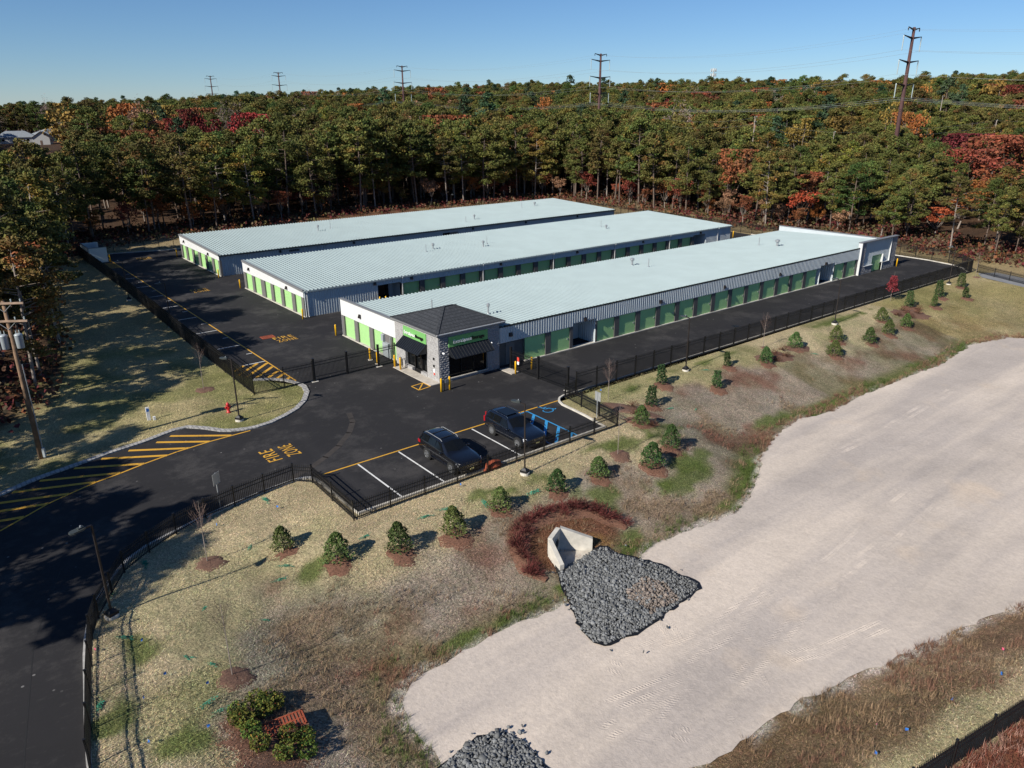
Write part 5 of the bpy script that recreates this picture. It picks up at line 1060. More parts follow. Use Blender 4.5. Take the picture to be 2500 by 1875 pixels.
def twig_bush(H, Rr, seed, c0, c1, n=260, ls=.22):
    global rng; rng = np.random.default_rng(seed); t = rng.random(n); d = rng.normal(size=(n,3)); d[:,2] = np.abs(d[:,2])*.9+.35; d /= np.linalg.norm(d, axis=1)[:, None]
    P = d*np.array((Rr, Rr, H))[None]*(t[:, None]*.85+.1); a = d*ls*rng.uniform(.5,1.2,(n,1)); s = np.cross(d, rng.normal(size=(n,3))); s /= np.linalg.norm(s, axis=1)[:, None]; s *= .014
    V = np.stack([P-s, P+s, P+a+s*.3, P+a-s*.3], 1).reshape(-1,3); w = rng.random((n,1)); C = (np.array(c0)*(1-w)+np.array(c1)*w)*rng.uniform(.7,1.3,(n,1))
    return raw_mesh('twigs', V, np.arange(4*n).reshape(n,4), VCOL, np.repeat(C, 4, 0))
RB = [twig_bush(.75, .6, 401, (.125,.028,.028), (.10,.04,.032)), twig_bush(.65, .5, 402, (.11,.026,.026), (.10,.045,.035)), twig_bush(.8, .55, 403, (.14,.03,.03), (.11,.04,.032))]
random.seed(8); sp = []
for (ax, ay), (bx, by) in zip(RING[:-1], RING[1:]):
    for k in range(3): t = (k+.5)/3; sp.append((ax+(bx-ax)*t+random.uniform(-.35,.35), ay+(by-ay)*t+random.uniform(-.35,.35)))
for x, y in sp: o = put('red_shrub', RB[random.randrange(3)], None, (x,y,gz(x,y)+.04), random.uniform(0,6.28)); o.scale = (random.uniform(.8,1.2),)*3; tag(o, 'low red-twigged shrub in the curved bed around the concrete headwall', 'shrub', 'red shrubs around the headwall')
DB = [twig_bush(.7, .5, 411, (.16,.075,.045), (.10,.05,.035), 200), twig_bush(.6, .55, 412, (.13,.06,.04), (.09,.05,.03), 200)]
for x, y, w in [(28.6,-16.4,'front'),(29.6,-15.5,'rear'),(30.4,-16.3,'right-hand'),(31.3,-15.3,'far')]: o = put('dead_shrub', DB[random.randrange(2)], None, (x,y,gz(x,y)+.05)); tag(o, f'{w} dead brown shrub in the mulch bed halfway along the lane fence', 'shrub', 'dead shrubs in the middle bed')
for x, y in [(53.5,-15.9),(54.6,-16.9),(55.8,-15.4),(56.8,-16.7),(55.2,-16.2),(58.0,-16.2)]: o = put('dead_shrub', DB[random.randrange(2)], None, (x,y,gz(x,y)+.05)); tag(o, 'dead brown shrub in the far round mulch bed', 'shrub', 'dead shrubs in the far bed')
for x, y, w in [(7.9,-17.6,'nearer'),(9.1,-16.2,'farther'),(7.2,-19.9,'lower')]: o = put('dead_shrub', DB[1], None, (x,y,gz(x,y)+.05)); tag(o, f'{w} dark dead shrub in the long mulch bed beyond the fence corner', 'shrub', 'dead shrubs in the long bed')
# leafy shrubs around the rust-coloured grate
def leafy(seed, H=.55, Rr=.42, n=420):
    global rng; rng = np.random.default_rng(seed); P = in_ball(n, .5)*np.array((Rr,Rr,H*.55))[None]+np.array((0,0,H*.55)); V, F = leaf_quads(P, rng.uniform(.6,1.3,n)*.085, .4, .6); w = rng.random((n,1)); C = (np.array((.035,.075,.015))*(1-w)+np.array((.12,.125,.022))*w)*rng.uniform(.6,1.4,(n,1)); C[rng.random(n) < .03] = (.17,.08,.02)
    return raw_mesh('foliage', V, F, FOL, np.repeat(C, 4, 0))
LB = [leafy(421), leafy(422), leafy(423)]
for i, (x, y) in enumerate([(-26.66,-28.18),(-26.58,-28.85),(-26.56,-29.45),(-26.51,-30.2),(-25.8,-27.83),(-25.74,-28.5),(-25.19,-28.27),(-25.92,-30.97),(-25.39,-30.13),(-24.89,-30.5),(-25.12,-31.23),(-26.75,-28.6),(-25.35,-28.05)]): o = put('leafy_shrub', LB[i%3], None, (x,y,gz(x,y)+.05), i*1.3); tag(o, 'low leafy green shrub around the rust-coloured drain grate', 'shrub', 'leafy shrubs around the grate')
grate(-25.4,-29.55,1.75,.85,gz(-25.4,-29.55)+.26,'rust-coloured drain grate on the bank among green shrubs',GRATE,R(-8))
m = MB(); m.box(-.92,-.48,-.5,.92,.48,-.005); o = m.build('grate_basin', MULCHD); o.location = (-25.4,-29.55,gz(-25.4,-29.55)+.26); o.rotation_euler.z = R(-8); tag(o, 'dark concrete surround below the rust-coloured grate', 'drain box')
# saplings
def sapling(seed, H=3.6):
    random.seed(seed); t = MB(); t.tube([(0,0,-.1),(0,0,H*.5),(.05,.03,H)], [.026,.02,.006], 6); b = MB()
    for k in range(20):
        z = H*random.uniform(.42, .92); a = k*2.4; L = (H-z)*.35+.35; e = Vector((math.cos(a)*L*.6, math.sin(a)*L*.6, z+L)); limb(b, (0,0,z), e, .007, .003, .06, 3)
        for j in range(4): s = Vector((0,0,z)).lerp(e, random.uniform(.3,.9)); limb(b, s, s+Vector((random.gauss(0,.16),random.gauss(0,.16),random.uniform(.15,.4))), .0035, .0015, .05, 3)
    return t.mesh('trunk', PALEBARK), b.mesh('branches', mat_twig)
mat_twig = mat('twig_bark', (.15,.10,.085), .9, var=.2)
SP = [sapling(501), sapling(502, 3.9)]
for i, (x, y, q) in enumerate(SAP):
    lab = ['bare sapling in a mulch ring on the bank inside the road fence curve','bare sapling in a dark mulch ring low in the left foreground','bare sapling at the head of the long mulch bed by the lane fence','bare sapling in a mulch ring below the accessible bay corner','bare sapling between lane fence and bank, halfway along','bare sapling in a mulch ring on the left lawn by the yard fence','bare sapling by the grey path at the far right'][i]
    r = thing('bare_sapling', (x,y,gz(x,y)), lab, 'sapling', 'bare saplings', i*1.1); put('trunk', SP[i%2][0], r); put('branches', SP[i%2][1], r)
rmt, rmc = cone_shrub(2.0, .62, 511, 1100, (.20,.028,.028), (.15,.03,.03), .35, .14); rmc.materials[0] = FOLD; r = thing('red_maple_sapling', (58.39,-12.6,0), 'small crimson-leaved sapling beside the lane fence, far right', 'sapling'); put('trunk', SP[0][0], r); put('crown', rmc, r, (0,0,1.1))
# ---------------------------------------------------------------- headwall, riprap
HZ = -1.95
H = thing('concrete_headwall', (-7.5,-26.6,HZ), 'pale concrete drain headwall with angled wings and a round pipe mouth', 'headwall')
def hw(a, b, za, zb, name, t=.26):
    m = MB(); A = Vector((*a,0)); B = Vector((*b,0)); d = (B-A).normalized(); n = Vector((-d.y,d.x,0))*t
    m.add([A+Vector((0,0,-.3)),B+Vector((0,0,-.3)),B+n+Vector((0,0,-.3)),A+n+Vector((0,0,-.3)),A+Vector((0,0,za)),B+Vector((0,0,zb)),B+n+Vector((0,0,zb)),A+n+Vector((0,0,za))], [(0,3,2,1),(4,5,6,7),(0,1,5,4),(1,2,6,5),(2,3,7,6),(3,0,4,7)])
    return m.build(name, CONCP, H)
# local coordinates about (-7.5,-26.6): back wall on the left with the pipe, wings opening towards the stones
hw((-.98,.13),(.15,.72),1.5,1.5,'back_wall'); hw((.15,.72),(1.52,-.55),1.5,.85,'wing_wall'); hw((-1.22,-1.15),(-.98,.13),.62,1.5,'wing_wall')
m = MB(); m.add([(-1.2,-1.1,.06),(1.5,-.6,.06),(.15,.72,.06),(-.98,.13,.06)], [(0,1,2,3)]); m.build('apron', CONC, H)
m = MB(); d = Vector((1.13,.59,0)).normalized(); n = Vector((d.y,-d.x,0)); c = Vector((-.42,.42,.75))+n*.012; m.add([c+d*.34*math.cos(a)+Vector((0,0,.34*math.sin(a))) for a in np.linspace(0,2*math.pi,24,endpoint=False)], [tuple(range(24))]); m.build('pipe_mouth', GLASS, H)
m = MB(); m.tube([c+d*.38*math.cos(a)+Vector((0,0,.38*math.sin(a)))+n*.01 for a in np.linspace(0,2*math.pi,25)], .035, 5, cap=False); m.build('pipe_rim', CONC, H)
def stones(name, poly, count, tan=None, seed=1, big=1.0, label=''):
    r = np.random.default_rng(seed); bm = bmesh.new(); bmesh.ops.create_icosphere(bm, subdivisions=1, radius=1); bv = np.array([v.co[:] for v in bm.verts]); bf = np.array([[v.index for v in f.verts] for f in bm.faces]); bm.free()
    px = np.array(poly); lo, hi = px.min(0), px.max(0); P = []
    while len(P) < count:
        q = r.uniform(lo, hi, (count*3, 2)); q = q[in_poly(q[:,0], q[:,1], poly)]; P.extend(q.tolist())
    P = np.array(P[:count]); k0 = count//45; P[:k0] += r.normal(0, .5, (k0, 2)); Z = ground_z(P[:,0], P[:,1]); dist = seg_dist(P[:,0], P[:,1], poly, True); Z = Z+.08+np.minimum(dist*.16, .20)+r.uniform(-.03,.05,count)
    S = r.uniform(.03, .088, count)*big*(1+(r.random(count) < .12)*.55); far = np.clip((P[:,0]+7.5)/4, 0, 1); S *= 1-.35*far
    V = np.empty((count, len(bv), 3)); cube = np.sign(bv)*np.abs(bv)**.7
    for i in range(count):
        M = np.array(Euler(r.uniform(0,6.28,3)).to_matrix()); s = S[i]*r.uniform(.6,1.35,3); V[i] = ((cube*r.uniform(.5,1.25,(len(bv),1)))*s)@M.T+np.array((P[i,0],P[i,1],Z[i]))
    F = (np.arange(count)[:,None,None]*len(bv)+bf[None]).reshape(-1,3); C = np.array((.15,.155,.157))[None]*r.uniform(.55,1.5,(count,1))
    if tan is not None:
        t = in_poly(P[:,0], P[:,1], tan) & (r.random(count) < .85); C[t] = np.array((.21,.175,.15))[None]*r.uniform(.7,1.25,(t.sum(),1))
    C = np.repeat(C, len(bv), 0); o = put(name, raw_mesh(name, V.reshape(-1,3), F, STONE, C)); return tag(o, label, 'riprap', kind='stuff')
RIP = [(-8.75,-27.35),(-6.04,-27.16),(-5.19,-27.69),(-5.18,-28.24),(-4.44,-29.48),(-3.98,-30.53),(-3.92,-31.61),(-3.73,-32.86),(-4.07,-33.3),(-5.68,-33.38),(-7.71,-33.58),(-9.29,-33.61),(-11.09,-33.27),(-11.4,-32.74),(-11.26,-31.86),(-10.24,-29.99),(-9.65,-28.64),(-9.1,-27.7)]
TAN = [(-7.37,-31.15),(-5.71,-30.96),(-5.3,-32.05),(-5.6,-33.23),(-7.65,-33.2),(-7.8,-31.75)]
def under(poly, m_, name, lab): o = sheet(name, poly, 0, m_, kind='structure', label=lab, cat='fabric'); co = o.data.vertices
RIP2 = [(-21.2,-34.4),(-20.15,-34.1),(-19.05,-34.05),(-18.3,-34.27),(-17.95,-34.9),(-17.8,-35.6),(-17.9,-36.4),(-18.0,-37.4),(-20.5,-37.8),(-22.0,-36.0)]
stones('riprap', RIP, 7600, TAN, 1, 1.0, 'grey riprap stones fanning out from the concrete headwall'); stones('riprap', RIP2, 2600, None, 2, 1.05, 'dark grey riprap stones at the bottom edge')
fb = MB()
for poly in (RIP, RIP2):
    c = np.mean(poly, 0); big = jag([(c[0]+(x-c[0])*1.035, c[1]+(y-c[1])*1.035) for x, y in poly], .3, .10, 8); Z = ground_z(np.array([q[0] for q in big]), np.array([q[1] for q in big])); n = len(big); b0 = len(fb.v)
    cz = gz(*c); fb.add([(x,y,z+.11) for (x,y), z in zip(big, Z)]+[(c[0],c[1],cz+.14)], [(i,(i+1)%n,n) for i in range(n)])
tag(fb.build('fabric', DARKM), 'black filter fabric edging below the riprap', 'fabric', kind='stuff')
# ---------------------------------------------------------------- tyre tracks pressed into the sand
TRACKS = [[(-11.28,-40.11),(-9.67,-39.15),(-8.23,-38.66),(-6.56,-38.54),(-4.2,-38.22),(-1.67,-37.81),(.82,-37.53),(3.63,-37.28),(6.35,-37.19),(9.01,-37.13),(12.41,-36.93),(16.05,-36.64),(20.94,-36.32)],[(-5.96,-37.13),(-3.22,-36.56),(-.51,-36.05),(2.1,-35.82),(4.68,-35.62),(7.13,-35.36),(9.77,-35.09),(13.12,-34.89),(16.44,-34.72)],[(-8.74,-35.62),(-7.29,-35.73),(-5.54,-35.78),(-3.04,-35.59),(-.98,-35.27)],[(-12.09,-34.1),(-11.79,-34.72),(-11.41,-35.25)],[(-11.08,-34.61),(-9.88,-34.63),(-8.77,-34.88),(-7.55,-34.85)],[(-14.88,-35.94),(-13.78,-36.12),(-12.78,-36.32),(-11.49,-36.61),(-9.96,-36.85),(-7.25,-36.75)],[(-14.77,-38.58),(-13.67,-38.44),(-12.69,-38.26),(-11.65,-37.96),(-10.47,-37.57)],[(-13.03,-37.87),(-11.77,-37.47),(-10.4,-37.21)],[(-12.52,-38.4),(-12.54,-38.98),(-12.14,-39.66)],[(-7.57,-33.61),(-7.89,-34.58),(-8.47,-35.61)],[(-7.09,-38.71),(-7.77,-39.73)],[(-5.28,-39.1),(-3.54,-39.88),(-1.26,-40.41),(1.15,-40.97)],[(-15.31,-37.12),(-14.45,-37.09),(-13.71,-37.19)],[(-11.57,-38.66),(-10.87,-38.19),(-9.72,-37.75)],[(15.35,-28.9),(23.94,-29.2),(38.04,-28.6)],[(-9.2,-36.3),(-6.2,-36.45),(-3.4,-36.2),(1.5,-36.3)],[(-12.9,-37.1),(-10.8,-37.3),(-8.3,-37.25)]]
tm = MB(); random.seed(3); SZ = DEEP+.06
for q, L in enumerate(TRACKS):
    P = [Vector((x,y,SZ)) for x, y in L]; S = []; acc = 0.0
    for i in range(len(P)-1):
        d = P[i+1]-P[i]; n_ = max(2, int(d.length/.075)); u = d.normalized(); v = Vector((-u.y,u.x,0))
        for k in range(n_): S.append((P[i]+d*(k/n_), u, v))
    for off in (-.27, .27):
        vs = []; k7 = 6
        A = np.array([(c.x, c.y) for c, u, v in S]); amp = np.clip((fbm(A[:,0], A[:,1]+off*3, 1.6, 70+q, 3)-.30)*2.2, .22, 1)
        for i, (c, u, v) in enumerate(S):
            e = min(1, i/6, (len(S)-1-i)/6)*amp[i]
            for t in range(k7):
                w = (t/(k7-1)-.5); tooth = (1 if (i+(1 if abs(w) > .28 else 0)) % 2 else 0); edge = 0 if t in (0, k7-1) else 1
                h = (-.004+e*(.021*tooth+.002)+random.uniform(-.003,.003)) if edge else -.012
                p = c+v*(off+w*.40)+u*(.05*abs(w)*4*.1); vs.append((p.x, p.y, SZ+h))
        tm.add(vs, [(i*k7+t, (i+1)*k7+t, (i+1)*k7+t+1, i*k7+t+1)[::-1] for i in range(len(S)-1) for t in range(k7-1)])
tag(tm.build('tyre_tracks', SAND), 'tyre tread prints pressed into the sand', 'tyre tracks', kind='stuff')
# ---------------------------------------------------------------- straw, weeds and undergrowth
def blades(n, box, keep, L0, L1, wd, tilt, seed, colf, name, label, lift=.0, tuft=1):
    r = np.random.default_rng(seed); X = r.uniform(box[0], box[2], n); Y = r.uniform(box[1], box[3], n); m = keep(X, Y, r); X = X[m]; Y = Y[m]
    Z = ground_z(X, Y)+.03+lift; C = colf(X, Y, r)
    if tuft > 1: X = np.repeat(X, tuft)+r.normal(0,.05,len(X)*tuft); Y = np.repeat(Y, tuft)+r.normal(0,.05,len(Y)*tuft); Z = np.repeat(Z, tuft); C = np.repeat(C, tuft, 0)*r.uniform(.65,1.4,(len(X),1))
    k = len(X); a = r.uniform(0,2*math.pi,k); t = r.uniform(tilt[0], tilt[1], k); L = r.uniform(L0, L1, k); d = np.stack([np.cos(a)*np.cos(t), np.sin(a)*np.cos(t), np.sin(t)], 1)*L[:,None]; s = np.stack([-np.sin(a), np.cos(a), np.zeros(k)], 1)*wd*.5; P = np.stack([X,Y,Z], 1)
    V = np.stack([P-s, P+s, P+d], 1).reshape(-1,3); o = put(name, raw_mesh(name, V, np.arange(3*k).reshape(k,3), VCOL, np.repeat(C, 3, 0))); return tag(o, label, 'grass', kind='stuff')
def on_bank(X, Y, r): return in_poly(X, Y, BASIN) & ~in_poly(X, Y, SAND_EDGE) & ~in_poly(X, Y, RIP) & (r.random(len(X)) < np.clip(30/(np.hypot(X-CAMX, Y-CAMY)+1), .25, 1))
blades(620000, (-33,-50,26,-10), on_bank, .05, .17, .016, (.02,.5), 601, lambda X, Y, r: soil(X, Y)*r.choice([.6,.9,1.2,1.6,2.1], len(X))[:,None]*r.uniform(.85,1.15,(len(X),3)), 'straw', 'loose straw and dry grass on the banks')
def lawnkeep(X, Y, r): return in_poly(X, Y, CLEAR) & ~in_poly(X, Y, ASPHALT) & ~in_poly(X, Y, BASIN)
blades(60000, (-45,-3,-9,40), lawnkeep, .06, .2, .03, (.1,.9), 602, lambda X, Y, r: soil(X, Y)*r.choice([.6,.9,1.3,1.7], len(X))[:,None], 'grass', 'short grass of the left lawn')
def edge_weeds(X, Y, r):
    d = seg_dist(X, Y, SAND_EDGE, True); return in_poly(X, Y, BASIN) & ~in_poly(X, Y, SAND_EDGE) & ~in_poly(X, Y, RIP) & (d < 1.6+2.8*((Y < -39.5) & (X > -24))) & (r.random(len(X)) < np.exp(-d*.7)+.20*(Y < -39.5)) & (fbm(X, Y, 2.2, 44) > .43)
def weedcol(X, Y, r):
    C = np.array((.22,.15,.09))[None]*r.uniform(.6,1.4,(len(X),1)); n = fbm(X, Y, 3.1, 91); g = (n > .53) & (Y > -39); C[g] = np.array((.075,.105,.028))[None]*r.uniform(.7,1.3,(g.sum(),1)); q = (n < .45); C[q] = np.array((.19,.105,.07))[None]*r.uniform(.7,1.3,(q.sum(),1)); return C
blades(60000, (-26,-48,68,-20), edge_weeds, .18, .45, .02, (.5,1.45), 603, weedcol, 'weeds', 'brown and green weeds fringing the sand', 0, 9)
def brown_patch(X, Y, r): return in_poly(X, Y, BASIN) & (seg_dist(X, Y, SAND_EDGE, True) < 7) & ~in_poly(X, Y, SAND_EDGE) & ~in_poly(X, Y, RIP) & (Y > -39) & (fbm(X, Y, 3.2, 9) > .52) & (r.random(len(X)) < .5)
blades(16000, (-26,-38,30,-20), brown_patch, .15, .42, .02, (.4,1.4), 604, lambda X, Y, r: np.where(fbm(X, Y, 4.0, 55)[:,None] > .55, np.array((.19,.085,.06))[None], np.array((.22,.155,.095))[None])*r.uniform(.6,1.4,(len(X),1)), 'weeds', 'patches of tall reddish brown weeds on the bank', 0, 7)
def corner(X, Y, r): return (~in_poly(X, Y, BASIN)) & (r.random(len(X)) < .8)
blades(5000, (-12,-54,6,-46), corner, .2, .5, .025, (.4,1.4), 605, lambda X, Y, r: np.where(r.random((len(X),1)) < .35, np.array((.30,.17,.13))[None], np.array((.18,.06,.04))[None])*r.uniform(.6,1.3,(len(X),1)), 'weeds', 'reddish scrub beyond the corner fence', 0, 8)
# undergrowth along the wood
def ukeep(X, Y, r):
    d = seg_dist(X, Y, CLEAR, True); i = in_poly(X, Y, CLEAR); return ((~i) & (d < 16)) | (i & (d < 5) & ((Y > 84) | (X > 92.5)) & (r.random(len(X)) < .75))
n = 15000; r_ = np.random.default_rng(610); X = r_.uniform(-50,125,n); Y = r_.uniform(-15,125,n); m = ukeep(X, Y, r_); X = X[m]; Y = Y[m]; k = 9; C = np.array([(.13,.04,.028),(.11,.055,.035),(.16,.065,.03),(.10,.022,.024),(.085,.075,.03),(.12,.09,.055)])[r_.integers(0,6,len(X))]
P = np.repeat(np.stack([X,Y,ground_z(X,Y)+.1],1), k, 0)+r_.normal(size=(len(X)*k,3))*np.array((.5,.5,.3))+np.array((0,0,.45)); rng = r_; V, F = leaf_quads(P, r_.uniform(.18,.5,len(P)), .1)
tag(put('undergrowth', raw_mesh('undergrowth', V, F, VCOL, np.repeat(np.repeat(C, k, 0)*r_.uniform(.5,1.3,(len(P),1)), 4, 0))), 'red-brown undergrowth along the edge of the wood', 'undergrowth', kind='stuff')
# scraps of green netting and marker flags
NET = [(-19.56,-12.95,1.0),(-21.13,-19.82,.8),(-21.74,-20.59,.8),(-25.66,-20.85,.6),(-23.52,-22.84,.5),(-27.39,-23.93,.8),(-26.6,-24.81,.6),(-27.51,-27.08,.9),(-27.19,-27.66,.7),(-30.92,-25.0,.9),(-29.15,-21.23,.8),(-28.86,-17.42,.7),(-26.98,-15.57,1.0),(-22.08,-17.14,.6),(-11.51,-20.67,1.1),(-13.06,-20.57,.9),(-9.33,-21.33,1.0),(-6.01,-21.93,1.2),(-16.79,-20.34,.8),(20.5,-14.4,.8),(12.0,-17.6,.7),(14.0,-18.6,.5),(34.0,-17.2,.7)]
random.seed(17)
nr = np.random.default_rng(17); rng = nr; NM = []
for q in range(3):
    n = 260; a = nr.uniform(0,6.28,n); d = nr.random(n)**.7; P = np.stack([np.cos(a)*d*.55*(1+.5*np.sin(a*3+q)), np.sin(a)*d*.22*(1+.4*np.cos(a*2)), nr.random(n)*.09*(1-d)+.03],1); V, F = leaf_quads(P, nr.uniform(.03,.10,n), .5, .35); NM.append(raw_mesh('netting', V, F, NETG))
for i, (x, y, s) in enumerate(NET): o = put('netting_scrap', NM[i%3], None, (x,y,gz(x,y)+.03), random.uniform(0,3.14)); o.scale = (s*.9,)*3; tag(o, 'crumpled scrap of green netting lying on the dry grass of the bank', 'netting', 'scraps of green netting')
m = MB(); m.cyl(0,0,0,.35,.008,4); fpole = m.mesh('wire_stem', WIREM); fl = []
for mt_ in (FLAGB, FLAGP): m = MB(); m.add([(0,0,.22),(.16,.02,.24),(.15,.05,.36),(0,0,.36)], [(0,1,2,3)]); m.add([(0,0,.22),(.16,.0,.20),(.12,.10,.22)], [(0,1,2)]); fl.append(m.mesh('flag', mt_))
for i, (x, y, c) in enumerate([(-28.48,-24.78,0),(-29.5,-25.81,0),(-29.86,-28.26,0),(-27.79,-28.45,0),(-28.6,-21.97,0),(-22.86,-14.18,0),(-19.44,-14.36,0),(-27.2,-26.09,0),(-9.43,-45.29,0),(-7.35,-45.45,0),(-4.24,-45.77,0),(-1.22,-46.38,0),(-9.45,-18.9,0),(9.0,-12.6,0),(-7.56,-44.41,1),(1.19,-45.75,1),(-30.37,-21.51,1)]):
    col = 'pink' if c else 'blue'; where_ = 'near the bottom right fence' if y < -40 else 'by the front parking fence' if x > -12 else 'on the grass inside the road fence'
    r = thing('marker_flag', (x,y,gz(x,y)), f'small {col} marker flag {where_}', 'marker flag', f'{col} flags {where_}', i*.9); put('wire_stem', fpole, r); put('flag', fl[c], r); r.scale = (.75,.75,.75)

# loose bark chips over the mulch
SLX = np.array([q[0] for q in SL]); SLY = np.array([q[1] for q in SL])
def chipkeep(X, Y, r):
    k = (np.min(np.hypot(X[:, None]-SLX[None]+.1, (Y[:, None]-SLY[None]+.3)*1.1), 1) < 1.15*r.uniform(.6, 1.1, len(X))) | (np.hypot((X+6.7)/3.9, (Y+25.7)/2.6)+r.normal(0, .07, len(X)) < 1) | (np.hypot(X+26, Y+30) < 2.2)
    return k & in_poly(X, Y, BASIN) & ~in_poly(X, Y, RIP) & ~in_poly(X, Y, [(-8.95,-27.9),(-5.7,-27.45),(-5.84,-27.02),(-7.3,-25.66),(-8.68,-26.36)])
blades(240000, (-30,-32,76,-13), chipkeep, .04, .13, .03, (.0,.4), 620, lambda X, Y, r: np.array((.175,.09,.056))[None]*r.choice([.45,.7,1.0,1.4,1.8], len(X))[:,None], 'bark_chips', 'loose bark chips scattered over the mulch', .05)
# ---------------------------------------------------------------- power line
def pylon(x, y, zt, z0, label, arms, s=1.0):
    r = thing('transmission_pole', (x,y,z0), label, 'power pole', 'brown steel transmission poles'); h = zt-z0; m = MB(); m.tube([(0,0,-1),(0,0,h)], [.62,.30], 12); m.build('pole', CORTEN, r, True)
    for z, L, ins in arms:
        m = MB()
        for sg in (-1,1): m.tube([(0,0,z-z0-.15),(sg*L*.5,0,z-z0+.10),(sg*L,0,z-z0+.35)], [.26,.16,.09], 6)
        c = m.build('crossarm', DARKM if ins else DARKM, r)
        for sg in (-1,1):
            m = MB(); m.lathe(sg*L,0,[(.06,z-z0+.3),(.12,z-z0+.1),(.09,z-z0-(2.6 if ins else .3)),(.03,z-z0-(2.8 if ins else .4))],6); m.build('insulator', CERAM if ins else DARKM, c)
TOPS = [38.7,38.6,40.4,43.0,45.3]
AR = []
for (x, y), zt, w in zip(POLES, TOPS, ['nearest, rising above the right part of the wood','second, behind the middle building','third, above the middle of the wood','fourth, small above the skyline','farthest and smallest, on the left skyline']):
    arms = [(zt-.4,2.6,0),(zt-2.1,4.1,1),(zt-7.0,4.5,1),(zt-11.8,4.1,1)]; AR.append((x,y,arms)); pylon(x, y, zt, gz(x,y), 'brown steel transmission pole with four crossarms, '+w, arms)
AR = [(149.0,-75.0,[(z-.5,L,i) for z,L,i in AR[0][2]])]+AR
for ai, nm in enumerate(('top ground wire','upper conductor','middle conductor','lower conductor')):
    for sg, sn in ((-1,'left'),(1,'right')):
        pts = []
        for (xa,ya,A),(xb,yb,B) in zip(AR[:-1],AR[1:]):
            za = A[ai][0]+.3-(2.9 if A[ai][2] else .4); zb = B[ai][0]+.3-(2.9 if B[ai][2] else .4)
            for k in range(14): t = k/14; pts.append((xa+sg*A[ai][1]+(xb-xa)*t, ya+(yb-ya)*t, za+(zb-za)*t-4*t*(1-t)*2.6))
        m = MB(); m.tube(pts, .022 if ai else .014, 4)
        if ai == 3: m.tube([(x,y,z-.4) for x,y,z in pts], .022, 4)
        tag(m.build('power_cable', WIREM), f'{nm} strung on the {sn} arm ends of the brown transmission poles', 'power cable', 'overhead power cables')
for x, y, zt, rz, w in [(137.1,63.0,20.2,R(20),'grey utility pole with crossarms in a gap of the wood right of centre'),(201.4,31.8,18.9,R(20),'utility pole among pines right of the nearest brown pole'),(153.1,50.6,16.5,R(20),'short utility pole among the pines left of the nearest brown pole'),(236.3,61.7,25.6,R(10),'pale pole top poking out of the wood under the skyline conifers'),(220.9,99.6,22.3,R(10),'small pale pole top in the wood midway to the skyline')]:
    z0 = gz(x,y); utility_pole(x, y, zt-z0, w, False, rz, z0, 2 if zt < 20.5 else 1)
U = [(120,75,19.5),(137.1,63.0,20.0),(153.1,50.6,16.4),(201.4,31.8,18.8),(250,18,19)]
for dz, w in ((0.0,'uppermost'),(-1.5,'second'),(-2.9,'third'),(-5.6,'lowest, thickest')):
    pts = []
    for (xa,ya,za),(xb,yb,zb) in zip(U[:-1],U[1:]):
        for k in range(10): t = k/10; pts.append((xa+(xb-xa)*t, ya+(yb-ya)*t, za+(zb-za)*t+dz-4*t*(1-t)*.7))
    m = MB(); m.tube(pts, .018 if dz > -5 else .04, 4); tag(m.build('power_cable', WIREM), f'{w} roadside wire through the pines at the right', 'power cable', 'roadside wires')
# mobile mast
x, y = 393.4, 273.4; z0 = gz(x,y); zt = 46.8; r = thing('mobile_mast', (x,y,z0), 'pale mobile phone mast with stacked antennas above the skyline', 'mast')
m = MB(); m.tube([(0,0,0),(0,0,zt-z0)], [.55,.32], 8); m.build('pole', CELLM, r)
for k in range(5):
    zc = zt-z0-1.2-2.9*k; n = 9 if k < 4 else 5
    for i in range(n): a = 2*math.pi*i/n; R_ = 1.75 if k < 4 else 1.1; m = MB(); m.box(-.12,-.2,-.95,.12,.2,.95); c = m.build('antenna_panel', CELLM, r); c.location = (math.cos(a)*R_, math.sin(a)*R_, zc); c.rotation_euler.z = a
    m = MB(); m.tube([(1.6*math.cos(a),1.6*math.sin(a),zc) for a in np.linspace(0,6.283,13)], .06, 4, cap=False); m.bar((-1.6,0,zc),(1.6,0,zc),.08,.08); m.bar((0,-1.6,zc),(0,1.6,zc),.08,.08); m.build('platform_ring', CELLM, r)
